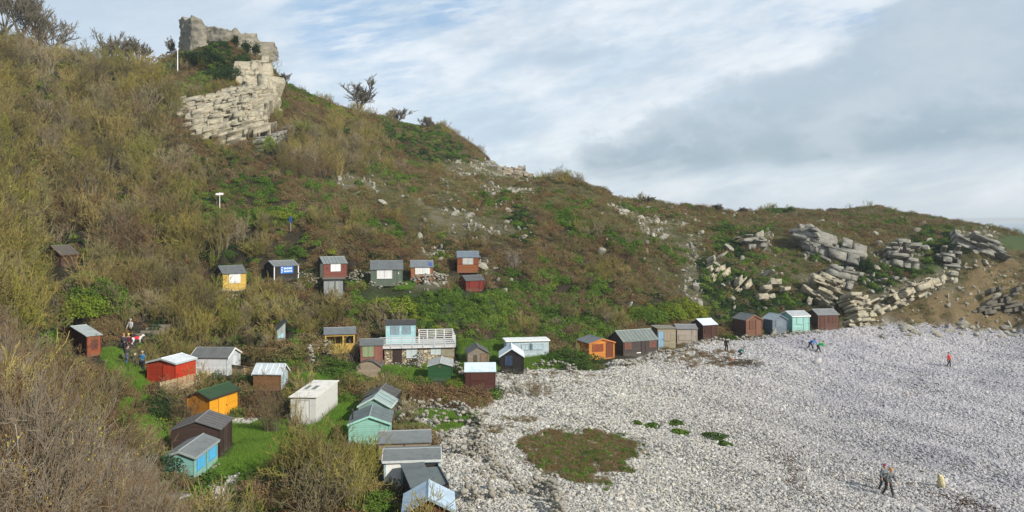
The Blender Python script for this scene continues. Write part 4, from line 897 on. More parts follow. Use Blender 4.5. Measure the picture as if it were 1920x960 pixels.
def grow(q, p, d, L, r, lev, segs, curl=.18, up=.12, kids=(3, 5), shrink=.62, step=3, spread=.6, rmin=.012):
    """one branch: curved chain of segments that carries smaller ones"""
    pos = p.copy(); dr = d/np.linalg.norm(d); pts = [(pos.copy(), r)]
    for k in range(step):
        dr = dr+q.normal(size=3)*curl; dr[2] += up; dr /= np.linalg.norm(dr); pos = pos+dr*L/step; rr = max(rmin, r*(1-.6*(k+1)/step)); pts.append((pos.copy(), rr))
    for (a, ra), (b, rb) in zip(pts[:-1], pts[1:]): segs.append([*a, *b, ra, rb])
    if lev > 0:
        n = q.integers(kids[0], kids[1]+1)
        for k in range(n):
            t = q.uniform(.25, 1.0); i = min(int(t*step), step-1); f = t*step-i
            a = pts[i][0]*(1-f)+pts[i+1][0]*f; base = pts[i+1][0]-pts[i][0]; base /= np.linalg.norm(base)
            nd = base+q.normal(size=3)*spread; grow(q, a, nd, L*shrink*q.uniform(.7, 1.15), max(rmin, pts[i+1][1]*.7), lev-1, segs, curl, up, kids, shrink, step if lev > 1 else 2, spread, rmin)
def twigbush(seed, stems=16, L=2.6, r=.028, lev=2, lean=.55, kids=(3, 5), rmin=.011, base=.35, spread=.5, up=.10, curl=.16):
    q = np.random.default_rng(seed); segs = []
    for k in range(stems):
        an = q.uniform(0, 2*math.pi); le = q.uniform(.05, lean); d = np.array([math.cos(an)*le, math.sin(an)*le, 1.0])
        p = np.array([math.cos(an), math.sin(an), 0])*q.uniform(0, base); p[2] = -.2
        grow(q, p, d, L*q.uniform(.65, 1.1), r*q.uniform(.7, 1.2), lev, segs, curl, up, kids, .5, 3, spread, rmin)
    return tubes(segs)
def baretree(seed, H=6, r=.16, lev=4, rmin=.016, trunk=.25, limbs=6, spread=.45, kids=(3, 4), lean=.8, shrink=.6, up=.06):
    q = np.random.default_rng(seed); segs = []; p = np.array([0, 0, -.3]); d = np.array([q.normal()*.1, q.normal()*.1, 1.0])
    tp = p+d*H*trunk; segs.append([*p, *tp, r, r*.8]); tr = list(segs)
    br = []
    for k in range(limbs):
        an = 2*math.pi*(k+q.uniform(-.3, .3))/limbs; le = q.uniform(.3, lean); dd = np.array([math.cos(an)*le, math.sin(an)*le, 1.0])
        grow(q, tp-d*H*trunk*q.uniform(0, .4), dd, H*.48*q.uniform(.8, 1.15), r*.5, lev-1, br, .14, up, kids, shrink, 4, spread, rmin)
    return tubes(tr, 6), tubes(br, 3)

M_GREEN = tinted('leaf_green', [(.028, .055, .010), (.055, .105, .014), (.085, .145, .018), (.13, .18, .03)], fine=.25)
M_YGREEN = tinted('leaf_yellow_green', [(.06, .10, .012), (.12, .17, .016), (.19, .21, .02), (.10, .14, .02)], fine=.3)
M_IVY = tinted('ivy_leaf', [(.010, .026, .008), (.02, .044, .012), (.032, .06, .016)], fine=.25)
M_BROWN = tinted('scrub_brown', [(.06, .036, .02), (.135, .08, .038), (.19, .125, .055), (.10, .105, .03), (.22, .16, .09), (.09, .06, .032)], fine=.35, wscale=.12, rnd=.6)
M_HEATH = tinted('heath_tuft', [(.08, .085, .028), (.14, .13, .045), (.20, .17, .07), (.08, .11, .03), (.15, .12, .06)], fine=.3)
M_GRASS = tinted('grass_blade', [(.05, .12, .012), (.09, .19, .018), (.13, .22, .03), (.07, .13, .02)], fine=.25)
M_TWIG = tinted('twig_olive', [(.09, .075, .035), (.17, .14, .05), (.32, .255, .095), (.19, .185, .035), (.29, .24, .15), (.12, .10, .05), (.33, .275, .06)], rnd=.9, wscale=.07)
M_TWIGR = tinted('twig_russet', [(.13, .08, .04), (.17, .11, .055), (.20, .14, .08), (.15, .12, .06)], rnd=.6)
M_TWIGG = tinted('twig_grey', [(.17, .14, .10), (.23, .19, .135), (.30, .27, .22)], rnd=.7)
M_BARK = tinted('bark', [(.10, .085, .06), (.16, .14, .10), (.20, .18, .14)], rnd=.8)
M_DARK = tinted('deep_twig', [(.05, .04, .025), (.08, .062, .038)], rnd=.8)
M_GORSE = tinted('gorse_flower', [(.55, .45, .01), (.70, .58, .02)])
leafT = [template('leaf_clump', *leafclump(s, 420, .8, .8, .085), M_GREEN) for s in range(4)]
yleafT = [template('bright_leaf_clump', *leafclump(s+10, 380, .8, .75, .09), M_YGREEN) for s in range(3)]
ivyT = [template('ivy_clump', *leafclump(s+20, 420, .9, .55, .085), M_IVY) for s in range(3)]
def scrubby(seed, mat, h=.8, n=300, leaf=.06, r=.8, tw=10, tl=.8):
    a = Acc(); v, f = leafclump(seed, n, r, h, leaf); a.add(v, f)
    v, f = twigbush(seed+50, tw, tl, .014, 1, 1.3, (3, 5), .010, .45); a.add(v, f)
    V, Fc = a.arr(); return template('scrub_clump', V, Fc, mat)
brownT = [scrubby(30+s, M_BROWN) for s in range(5)]
brackT = [scrubby(130+s, M_TWIGR, .6, 200, .05, .8, 16, 1.0) for s in range(3)]
heathT = [scrubby(60+s, M_HEATH, .35, 180, .05, .8, 6, .35) for s in range(3)]
twigT = [template('twig_clump', *twigbush(80+s, 12, 1.7, .018, 2, .7, (3, 5), .012), M_TWIG) for s in range(4)]
ntwigT = [template('fine_twig_clump', *twigbush(180+s, 14, 1.7, .011, 3, .6, (3, 4), .0055, .3), M_TWIGR if s % 2 else M_TWIGG) for s in range(4)]
darkT = [template('dark_leaf_clump', *leafclump(90+s, 240, .8, .6, .09), M_IVY) for s in range(2)]
def tuft(seed, n=60, h=.22, r=.45, w=.014):
    q = np.random.default_rng(seed); p = q.uniform(-r, r, (n, 2)); V = []
    a = q.uniform(0, 6.28, n); hh = h*q.uniform(.5, 1.2, n); lx = q.normal(size=(n, 2))*h*.4
    b0 = np.stack([p[:, 0]-np.cos(a)*w, p[:, 1]-np.sin(a)*w, np.full(n, -.03)], 1); b1 = np.stack([p[:, 0]+np.cos(a)*w, p[:, 1]+np.sin(a)*w, np.full(n, -.03)], 1)
    t = np.stack([p[:, 0]+lx[:, 0], p[:, 1]+lx[:, 1], hh], 1)
    return np.stack([b0, b1, t], 1).reshape(-1, 3), np.arange(n*3).reshape(-1, 3)
grassT = [template('grass_tuft', *tuft(s, 90), M_GRASS) for s in range(3)]
drygT = [template('dry_grass_tuft', *tuft(s+9, 70, .38, .5), M_HEATH) for s in range(3)]

# ---- candidate points, uniform over the ground
def cand(n, y0, y1, spread=.80):
    y = np.sqrt(rg.uniform(y0*y0, y1*y1, n)); x = y*rg.uniform(-spread, spread, n); z = gz(x, y)
    # drop what no one near the camera can see: steep backs and far beyond ridge lines
    return x, y, z
def visible(x, y, z, lift=1.5):
    """true where the point (raised by lift) clears the ground between it and the eye, taken from a few metres either side too"""
    ok = np.zeros(len(x), bool)
    for ex in (0.0, -4.0, 4.0):
        v = np.ones(len(x), bool)
        for t in np.linspace(.25, .97, 22):
            v &= (EYE+(z+lift-EYE)*t+.2 >= gz(ex+(x-ex)*t, y*t))
        ok |= v
    return ok
pool = cand(150000, 14, 235, .97); x, y, z = pool
ty = ztype(x, y, z); keep = visible(x, y, z) & ~padmask(x, y, .12); x, y, z, ty = x[keep], y[keep], z[keep], ty[keep]
u1 = rg.uniform(size=len(x)); u2 = rg.uniform(size=len(x)); pn = fbm(x*.11, y*.11, 61, 4); pn2 = fbm(x*.25, y*.25, 71, 3)
PXX, PYY = project(x, y, z)
hide = (PXX > 95) & (PXX < 205) & (PYY > 645) & (PYY < 735) & (u2 < .75)
def emit(name, mask, temps, smin, smax, label, hs=1.0, sink=.1, tilt=.2, cat=None, ypow=0.0):
    i = np.where(mask & ~front & ~hide)[0]; n = len(i)
    if n == 0: print('empty', name); return
    s = rg.uniform(smin, smax, n)*(1+ypow*np.clip((y[i]-90)/100, 0, 1)); sc3 = np.stack([s, s, s*hs*rg.uniform(.8, 1.25, n)], 1)
    rt = np.stack([rg.normal(size=n)*tilt, rg.normal(size=n)*tilt, rg.uniform(0, 6.28, n)], 1)
    p = np.stack([x[i], y[i], z[i]-sink*s], 1); print(name, n)
    return scatter(name, p, rt, sc3, rg.integers(0, len(temps), n), temps, label)
near_hut = padmask(x, y, 1.0)
front = np.zeros(len(x), bool)      # keep the ground just in front of the hut faces clear
for poly, zz in PADS:
    for st_ in (1.2, 2.4):
        cx = sum(p[0] for p in poly)/4; cy = sum(p[1] for p in poly)/4; dn = math.hypot(cx, cy); P2 = [(a-cx/dn*st_, b-cy/dn*st_) for a, b in poly]; front |= inpoly(x, y, P2)
front &= (y > 62)
isB = (ty == BR); isT = (ty == TH); isH = (ty == HE)
lown = np.where(near_hut, .55, 1.0)
g_patch = (pn > .60)
emit('brown_scrub', (isB & ~g_patch & (u1 < .62)) | (isH & (u1 < .14)) | ((ty == IV) & (u1 > .72) & (u1 < .85)) | (isT & (u1 < .07) & (y > 42)), brownT, .55, 1.25, 'low brown and russet scrub covering the open hillside', .9, cat='scrub', ypow=.25)
emit('dead_bracken', (isB & (pn2 > .5) & (u1 >= .62) & (u1 < .80)) | (isT & (u1 > .12) & (u1 < .16)), brackT, .6, 1.3, 'dead reddish bracken mixed through the brown scrub')
emit('green_scrub', (isB & g_patch & (u1 < .6)) | (isB & (u1 > .955)) | ((ty == GR) & (u1 < .75)) | ((ty == IV) & (u1 > .52) & (u1 < .72)) | (isT & (u1 > .16) & (u1 < .235)) | (isH & (pn > .58) & (u1 > .82)), leafT, .5, 1.2, 'green bramble and bush foliage in patches over the slope', .85, ypow=.2)
emit('bright_shrubs', ((ty == GO) & (u1 < .8)) | ((ty == GR) & (u1 > .90)) | (isB & (pn2 > .68) & (u1 > .8)) | (isT & (u1 > .235) & (u1 < .25)), yleafT, .4, .9, 'yellow green shrub foliage glowing on the slope', .8)
emit('ivy_cover', ((ty == IV) & (u1 < .52)) | (isB & (pn < .36) & (u1 < .3)) | (isT & (u1 > .25) & (u1 < .36)), ivyT, .7, 1.2, 'dark green ivy mantling the knoll and shaded slopes', .8)  # thicket share is added dark clumps standing in for gaps of shade
emit('heath', (isH & (u1 > .10) & (u1 < .75)) | ((ty == BR) & (u1 > .80) & (u1 < .86)) | ((ty == OC) & (pn2 > .5) & (u1 < .6)) | ((ty == OC) & (u1 < .1)) | ((ty == RK) & (u1 < .45)), heathT, .45, 1.1, 'short olive heath and rough turf on the cliff top', .9, ypow=.3)
emit('near_twigs', isT & (y < 45) & (u1 < .6), ntwigT, .6, 1.1, 'fine bare twigs filling the near corner thicket')
emit('olive_twigs', (isT & (y > 45) & (u1 > .36) & (u1 < .43)) | (isB & (pn2 < .36) & (u1 > .6) & (u1 < .8)), twigT, .7, 1.3, 'olive and tan bare twigs of the leafless thicket')
emit('garden_weeds', ((ty == GS) & (y < 100) & (u1 < .5)), [leafT[0], heathT[0], leafT[2], heathT[1]], .14, .5, 'weeds and rough tufts in the grass around the huts', .6)
# grass needs to be much denser, only where grass is
def dense(n, y0, y1, types, x0=-.8, x1=.8, seed=3):
    r = np.random.default_rng(seed); yy = np.sqrt(r.uniform(y0*y0, y1*y1, n)); xx = yy*r.uniform(x0, x1, n); zz = gz(xx, yy)
    t_ = ztype(xx, yy, zz, .7); k = np.isin(t_, types) & ~padmask(xx, yy, .02); return xx[k], yy[k], zz[k]
gx, gy, gzz = dense(260000, 38, 95, (GS,), -.66, .1); k = visible(gx, gy, gzz); gx, gy, gzz = gx[k], gy[k], gzz[k]; n = len(gx); print('grass', n)
s = rg.uniform(.6, 1.3, n)*np.where(fbm(gx*.5, gy*.5, 8, 3) > .42, 1, .5)
scatter('grass', np.stack([gx, gy, gzz], 1), np.stack([rg.normal(size=n)*.1, rg.normal(size=n)*.1, rg.uniform(0, 6.28, n)], 1), np.stack([s, s, s], 1), rg.integers(0, 3, n), grassT, 'short bright green grass around the huts')
# ---- pebbles
def pebmat():
    m, t, b = new_mat('limestone_pebble'); b.inputs['Roughness'].default_value = .8
    oi = t.add('ShaderNodeObjectInfo').outputs['Random']; pos = t.add('ShaderNodeNewGeometry').outputs['Position']
    c = t.ramp(oi, [(0, (.10, .097, .09)), (.2, (.23, .222, .205)), (.5, (.36, .347, .32)), (.8, (.47, .458, .42)), (.93, (.38, .33, .25)), (1, (.60, .58, .53))])
    sp = t.add('ShaderNodeSeparateXYZ'); t.l.new(pos, sp.inputs[0])
    w = t.noise(pos, .055, 5, .65); wet = t.math('MULTIPLY', t.sm(w, .50, .62), t.sm(sp.outputs[0], 16, 34))
    c = t.mix(t.math('MULTIPLY', wet, .55), c, (.16, .155, .165), 'MIX')
    c = t.mix(t.math('MULTIPLY', t.sm(sp.outputs[0], 8, 38), .45), c, (.33, .325, .385), 'MIX')
    t.l.new(c, b.inputs['Base Color']); return m
M_PEB = pebmat()
pebT = [template('pebble', *lump(s, I1, .35, (1, .72, .45), 2), M_PEB) for s in range(6)]
bx, by, bz = dense(840000, 31, 122, (PB,), -.42, .80, 11); bqx, bqy = project(bx, by, bz)
ov = inpoly(bqx+(fbm(bx*.4, by*.4, 3, 4)-.5)*130, bqy+(fbm(bx*.4, by*.4, 4, 4)-.5)*50, [(975, 850), (990, 825), (1030, 810), (1100, 808), (1160, 820), (1185, 850), (1170, 885), (1120, 905), (1060, 900), (1010, 885)])
k = ~(ov & (rg.uniform(size=len(bx)) < .80)); bx, by, bz = bx[k], by[k], bz[k]; n = len(bx); print('pebbles', n)
s = .098*np.exp(rg.normal(size=n)*.36)*np.clip(by/75, .85, 1.3)
scatter('beach_pebbles', np.stack([bx, by, bz+.02], 1), np.stack([rg.normal(size=n)*.45, rg.normal(size=n)*.45, rg.normal(size=n)*.6+2.3], 1), np.stack([s, s, s], 1), rg.integers(0, 6, n), pebT, 'white and grey limestone pebbles covering the whole beach')
M_SCREE = rockmat('scree_stone', (.38, .36, .30), (.27, .255, .21), scale=2.0, rnd=True)
rubT = [template('rubble', *lump(s+40, I2, .22, (1, .75, .5), 12), M_SCREE) for s in range(5)]
rx, ry_, rz = dense(90000, 60, 215, (RK,), -.4, .8, 13); k = visible(rx, ry_, rz); rx, ry_, rz = rx[k], ry_[k], rz[k]; n = len(rx)
kk = (fbm(rx*.4, ry_*.4, 15, 3) > .47); rx, ry_, rz = rx[kk], ry_[kk], rz[kk]; n = len(rx); print('rubble', n)
s = .24*np.exp(rg.normal(size=n)*.5)
h_rx = rx; 
# stray stones all over the slopes to the right
sx, sy, sz = dense(60000, 85, 200, (BR, HE, OC, IV), -.20, .75, 17); pxx, pyy = project(sx, sy, sz)
pr = np.where(pxx > 1250, .035, .008)+(fbm(sx*.15, sy*.15, 19, 3) > .60)*.07+np.where((pxx > 1580) & (pyy > 480), .10, 0)+np.where((pxx > 780) & (pxx < 1000) & (pyy > 360) & (pyy < 450), .12, 0); kk = (rg.uniform(size=len(sx)) < pr) & visible(sx, sy, sz); sx, sy, sz = sx[kk], sy[kk], sz[kk]
print('stray', len(sx))
ax = np.concatenate([rx, sx]); ay = np.concatenate([ry_, sy]); az_ = np.concatenate([rz+.05, sz+.12]); s = np.concatenate([s, .23*np.exp(rg.normal(size=len(sx))*.45)]); n = len(ax)
scatter('limestone_rubble', np.stack([ax, ay, az_], 1), rg.normal(size=(n, 3))*1.2, np.stack([s*1.2, s, s*.9], 1), rg.integers(0, 5, n), rubT, 'pale limestone scree and loose stones strewn over the slopes')
# ------------------------------------------------------------------ cliffs and outcrops
M_LIME = rockmat('limestone', (.42, .375, .27), (.28, .255, .195), warm=(.36, .26, .12), warmk=.6)
M_LIMEG = rockmat('grey_limestone', (.28, .27, .235), (.185, .18, .155), warm=(.36, .30, .19), warmk=.35)
M_LIMEB = rockmat('brown_limestone', (.33, .28, .20), (.24, .20, .15), warm=(.30, .20, .11), warmk=.5)
def outcrop(name, label, cs, fwd=1.2, D=3.0, th=.55, bw=1.5, dip=0.0, A=.35, B=.35, seed=1, res=.14, mat=M_LIME, ew=.12, cat='outcrop', rough=1.0, Ys=None, kind=None, grow_=1.18, steep=.45):
    P = []
    for k, (px, py) in enumerate(cs):
        if Ys: p = pt(px, py, Ys[k])
        else:
            bqx, bqy = cs[3-k] if k < 2 else cs[k]; pb_ = hit(bqx, bqy); p = pt(px, py, pb_.y+(0 if k > 1 else steep*(bqy-py)/F*pb_.y))
        Y = p.y-fwd; P.append(np.array(pt(px, py, Y)))
    c0 = sum(P)/4; P = [c0+(p-c0)*grow_ for p in P]
    TL, TR, BR_, BL = P; W = (np.linalg.norm(TR-TL)+np.linalg.norm(BR_-BL))/2; Hh = (np.linalg.norm(TL-BL)+np.linalg.norm(TR-BR_))/2
    nu = max(12, min(200, int(W/res))); nv = max(10, min(170, int(Hh/res))); t, s = np.meshgrid(np.linspace(0, 1, nv), np.linspace(0, 1, nu), indexing='ij')
    G = (BL*(1-s[..., None])+BR_*s[..., None])*(1-t[..., None])+(TL*(1-s[..., None])+TR*s[..., None])*t[..., None]
    nrm = np.cross(TR-BL, TL-BR_); nrm /= np.linalg.norm(nrm); nrm = nrm if nrm[1] < 0 else -nrm
    a = s*W; b = t*Hh+dip*a+(fbm(a*.4, t*Hh*.4, seed, 3)-.5)*.5
    # uneven bed thickness
    bb = b/th+(vnoise(b/th*.35, b*0, seed+2)-.5)*2.4; row = np.floor(bb); fr = bb-row
    jo = _h(row, row*0, seed+5)*7; jj = a/bw/(0.45+1.5*_h(row, row*0+3, seed)**2)+jo; jb = np.floor(jj+ (vnoise(a*1.1, b*1.1, seed+9)-.5)*.25); fj = jj-np.floor(jj)
    off = (_h(row, row*0+1, seed+7)-.5)*A*2+(_h(row, jb, seed+8)-.5)*B*2
    gm = np.clip((fbm(a*.35, b*.6, seed+21, 3)-.36)*5, 0, 1.4); gr = np.clip(1-np.minimum(fr, 1-fr)/.15, 0, 1)*.5*th/.5*gm+np.clip(1-np.minimum(fj, 1-fj)/.05, 0, 1)*.4*gm+np.clip((fbm(a*.5, b*.9, seed+23, 3)-.62)*6, 0, 1)*.8
    big = (fbm(a*.18+seed, b*.14, seed+11, 3)-.5)*1.5*rough
    e = np.minimum(np.minimum(s*W, (1-s)*W)/W, np.minimum(t*Hh, (1-t)*Hh)/Hh)+(fbm(s*5+seed, t*5, seed+4, 4)-.5)*ew*1.3
    ed = np.clip(1-e/ew, 0, 1.4); push = D*ed**1.6
    edge0 = (s <= 0) | (s >= 1) | (t <= 0) | (t >= 1)
    disp = off-gr+big+(fbm(a*2.6, b*2.6, seed+13, 3)-.5)*.18-push; disp[edge0] -= D*.6
    wob = (fbm(a*.9, b*.9, seed+14, 3)-.5)[..., None]*.12
    V = G+nrm*disp[..., None]+np.array([1, 0, .4])*wob
    i = np.arange(nv-1)[:, None]*nu+np.arange(nu-1)[None]; Fq = np.stack([i, i+1, i+nu+1, i+nu], -1).reshape(-1, 4)
    o = meshobj(name, V.reshape(-1, 3), Fq, mat)
    if kind: o['kind'] = kind
    tag(o, label, cat, kind='thing'); return o
def crag(name, label, cs, bw=1.4, bh=.55, depth=1.6, fwd=.5, jit=.3, skip=.1, seed=1, mat=M_LIMEG, cat='outcrop', Ys=None, steep=.45, grow_=1.0, edge=.16, bulge=0.0, gap=.97, dip=0.0, back=None, wav=.3):
    """a rock face made of its own beds and joint blocks"""
    q = np.random.default_rng(seed); P = []
    for k in range(4):
        px, py = cs[k]
        if Ys: p = pt(px, py, Ys[k])
        else:
            a_, b_ = cs[3-k] if k < 2 else cs[k]; pb_ = hit(a_, b_); p = pt(px, py, pb_.y+(0 if k > 1 else steep*(b_-py)/F*pb_.y))
        P.append(np.array(pt(px, py, p.y-fwd)))
    c0 = sum(P)/4; TL, TR, BR_, BL = [c0+(p-c0)*grow_ for p in P]
    W = (np.linalg.norm(TR-TL)+np.linalg.norm(BR_-BL))/2; Hh = (np.linalg.norm(TL-BL)+np.linalg.norm(TR-BR_))/2
    N = np.cross(TR-BL, TL-BR_); N /= np.linalg.norm(N); N = N if N[1] < 0 else -N
    f = lambda s, t: (BL*(1-s)+BR_*s)*(1-t)+(TL*(1-s)+TR*s)*t
    A = Acc(); y = -dip*W if dip > 0 else 0.0; yend = Hh+abs(dip)*W
    while y < yend:
        h = bh*q.choice([.4, .6, .9, 1.2, 1.9])*q.uniform(.85, 1.15); x = -q.uniform(0, bw); rowo = q.normal()*jit*.6
        while x < W:
            w = bw*q.uniform(.3, 1.0)*q.choice([.8, 1.2, 2.6]); xm = x+w/2; ym = y+h/2+dip*xm; s, t = xm/W, ym/Hh
            e = min(s, 1-s, t, 1-t)+(float(fbm(np.array([s*4+seed]), np.array([t*4]), seed, 3)[0])-.5)*edge*2.2
            if e > .02 and q.random() > skip:
                c = f(s, t); du = f(min(s+.02, 1.02), t)-f(s-.02, t); du /= np.linalg.norm(du); dv = f(s, t+.02)-f(s, t-.02); dv /= np.linalg.norm(dv)
                dv = dv+du*dip*0; o = rowo+q.normal()*jit+(float(fbm(np.array([xm*.16]), np.array([ym*.16]), seed+5, 2)[0])-.5)*wav*4+bulge*math.sin(math.pi*min(1, max(0, s)))*math.sin(math.pi*min(1, max(0, t)))-max(0, .14-e)*depth*2
                # a 3x3x2-ish block: broken front face with bevelled rim
                ww, hh_ = w*.5*gap*q.uniform(.92, 1.12), h*.485*gap*q.uniform(.92, 1.15); V = []
                tw = q.normal()*.05
                for lay, (sc_, dd) in enumerate(((1.0, -depth), (1.0, -.07), (.965, 0.0))):
                    for a_, b_ in ((-1, -1), (0, -1), (1, -1), (1, 0), (1, 1), (0, 1), (-1, 1), (-1, 0)):
                        aa = a_*ww*sc_*q.uniform(.86, 1.06); bb = b_*hh_*sc_*q.uniform(.84, 1.08); bb += aa*(dip+tw)
                        V.append(c+du*aa+dv*bb+N*(o+dd+(0 if lay == 0 else q.normal()*.07)))
                V.append(c+du*ww*q.uniform(-.5, .5)+dv*hh_*q.uniform(-.4, .4)+N*(o+q.normal()*.05))
                Fq = []
                for L in (0, 1):
                    for m in range(8): a0 = L*8+m; a1 = L*8+(m+1) % 8; Fq += [(a0, a1, a1+8), (a0, a1+8, a0+8)]
                for m in range(8): Fq.append((16+m, 16+(m+1) % 8, 24))
                A.add(np.array(V), np.array(Fq))
            x += w
        y += h
    V, Fc = A.arr(); o = meshobj(name, V, Fc, mat); tag(o, label, cat, kind='thing')
    if back:
        G = []; n = 14; t, s = np.meshgrid(np.linspace(.06, .94, n), np.linspace(.05, .95, n), indexing='ij')
        g = np.stack([f(a, b) for a, b in zip(s.ravel(), t.ravel())]); ed = np.minimum(np.minimum(s, 1-s), np.minimum(t, 1-t)).ravel()
        g = g+N*(-depth*.45-np.maximum(0, .2-ed)*12)[:, None]; i = np.arange(n-1)[:, None]*n+np.arange(n-1)[None]; Fq = np.stack([i, i+1, i+n+1, i+n], -1).reshape(-1, 4)
        meshobj('rock_core', g, Fq, mat, o)
    return o
crag('cliff_face', 'broad stratified pale limestone cliff with many ledges below the castle knoll', [(318, 176), (516, 146), (500, 246), (334, 298)], bw=1.5, bh=.62, depth=3.2, fwd=4.6, jit=.2, skip=.03, gap=1.1, seed=3, mat=M_LIME, cat='cliff', Ys=[133, 141, 130, 123], edge=.10, dip=-.05, back=True, bulge=1.0, wav=.5)
crag('cliff_face', 'tall smooth limestone block directly under the castle ruin', [(442, 106), (516, 100), (526, 214), (436, 178)], bw=1.9, bh=1.7, depth=9, fwd=5.4, jit=.16, skip=.0, gap=1.14, seed=9, mat=M_LIME, cat='cliff', Ys=[149, 154, 142, 139], edge=.07, bulge=.8, back=True)
crag('rock_outcrop', 'small broken rock wall right of the cliff foot', [(492, 262), (548, 238), (546, 258), (490, 288)], seed=11, bw=.9, bh=.45, fwd=.5)
crag('rock_outcrop', 'brown quarried cliff at the end of the dark middle hill', [(920, 300), (1000, 316), (1000, 350), (930, 348)], seed=12, fwd=1.5, mat=M_LIMEB, bw=2.2, bh=.8, Ys=[188, 188, 180, 180], depth=3, jit=.35)
crag('rock_outcrop', 'low broken rock band left of the quarried cliff on the middle hill', [(845, 308), (935, 302), (945, 348), (850, 338)], seed=13, fwd=.8, bw=1.8, bh=.7, skip=.12, Ys=[186, 188, 176, 176], depth=3, jit=.5)
crag('rock_outcrop', 'large tilted grey slab outcrop crowning the right headland', [(1494, 416), (1618, 458), (1608, 506), (1508, 478)], seed=14, fwd=1.0, bw=3.0, bh=.8, depth=3.5, skip=.02, jit=.22, edge=.10, back=True, dip=-.0, wav=.4)
crag('rock_outcrop', 'upright left end of the tilted slab outcrop', [(1490, 424), (1530, 420), (1538, 482), (1508, 470)], seed=24, fwd=1.6, bw=1.6, bh=.9, depth=3, skip=.02, jit=.3, edge=.14)
crag('rock_outcrop', 'broken rock column under the right end of the tilted slab', [(1564, 492), (1618, 500), (1602, 545), (1558, 532)], seed=15, fwd=.8, bw=1.3, bh=.5, depth=2, jit=.35, mat=M_LIMEG)
crag('rock_outcrop', 'stepped blocks descending left below the tilted slab', [(1536, 506), (1588, 516), (1554, 584), (1508, 568)], seed=16, fwd=.7, bw=1.2, bh=.45, depth=2, jit=.4, skip=.14, mat=M_LIME, dip=-.25)
crag('rock_outcrop', 'rock rib running down to the beach right of the four huts', [(1590, 548), (1622, 552), (1640, 610), (1602, 612)], seed=17, fwd=.7, bw=1.1, bh=.5, depth=2, jit=.4, skip=.16, mat=M_LIME)
crag('rock_outcrop', 'tilted bedded ledges at the top right of the headland', [(1796, 430), (1872, 450), (1888, 488), (1800, 470)], seed=18, fwd=.8, bw=1.6, bh=.45, depth=2, jit=.4, skip=.12, dip=-.22)
crag('rock_outcrop', 'dark bedded rocks left of the top right ledges', [(1764, 460), (1802, 462), (1802, 502), (1766, 498)], seed=19, fwd=.7, bw=1.1, bh=.4, depth=2, jit=.35, skip=.12)
crag('rock_outcrop', 'leaning pale blocks on the left shoulder of the headland', [(1326, 474), (1362, 470), (1366, 520), (1334, 528)], seed=31, fwd=.6, bw=1.2, bh=.5, depth=1.5, jit=.4, skip=.3, mat=M_LIME, dip=.5)
crag('rock_outcrop', 'pale broken ledges in the middle of the headland', [(1376, 522), (1404, 510), (1412, 548), (1380, 552)], seed=32, fwd=.6, bw=1.1, bh=.5, depth=1.5, jit=.4, skip=.3, mat=M_LIME, dip=.6)
crag('rock_outcrop', 'pale broken blocks above the turquoise beach row hut', [(1412, 530), (1470, 526), (1474, 558), (1420, 566)], seed=33, fwd=.6, bw=1.1, bh=.5, depth=1.5, jit=.45, skip=.45, mat=M_LIME)
crag('rock_outcrop', 'grey bedded rocks around the biggest rounded boulder', [(1668, 452), (1722, 456), (1730, 510), (1666, 500)], seed=34, fwd=.4, bw=1.2, bh=.5, depth=1.5, jit=.45, skip=.45, mat=M_LIMEG)
crag('rock_outcrop', 'bedded rocks among grass at the top left of the headland', [(1386, 440), (1444, 442), (1436, 472), (1394, 470)], seed=35, fwd=.4, bw=1.0, bh=.4, depth=1.2, jit=.4, skip=.45, mat=M_LIMEG)
crag('rock_outcrop', 'long ragged band of rocks above the brown earth cliff', [(1640, 560), (1790, 500), (1800, 528), (1660, 592)], seed=36, fwd=.4, bw=1.2, bh=.5, depth=1.4, jit=.45, skip=.5, mat=M_LIME)
crag('rock_outcrop', 'grey shale ledges low in the brown earth cliff at right', [(1836, 550), (1925, 525), (1930, 580), (1842, 590)], seed=20, fwd=.3, bw=1.4, bh=.35, depth=1.4, jit=.2, skip=.25, mat=rockmat('shale', (.13, .115, .09), (.09, .08, .065)), edge=.3)
# ---- boulders: a few shapes, each placed stone its own object
M_BOULD = rockmat('boulder_stone', (.37, .35, .29), (.26, .245, .205), scale=1.3, rnd=True)
M_BYEL = rockmat('yellow_stone', (.62, .54, .30), (.52, .46, .27), scale=1.3, rnd=True, warmk=.1)
bshape = [lump(200+s, I3, .18, (1, .8, .72), 22) for s in range(7)]
bmesh_ = [meshobj('boulder', v, f, M_BOULD, link=False).data for v, f in bshape]
brnd = random.Random(5)
def boulder(px, py, w, label, group=None, aspect=1.0, tilt=0, k=None, mat=None, flat=1.0, name='boulder', yaw=None):
    """w = width in picture px at the place where it lies, base row py"""
    p = hit(px, py); r = w/F*p.y/2; k = brnd.randrange(7) if k is None else k
    me = bmesh_[k]
    if mat: me = me.copy(); me.materials.clear(); me.materials.append(mat)
    o = bpy.data.objects.new(name, me); COL.objects.link(o)
    o.location = (p.x, p.y, p.z+r*aspect*.35); o.scale = (r, r*flat*.85, r*aspect); o.rotation_euler = (brnd.uniform(-.2, .2), R(tilt), brnd.uniform(0, 6.28) if yaw is None else yaw)
    return tag(o, label, 'boulder', group)
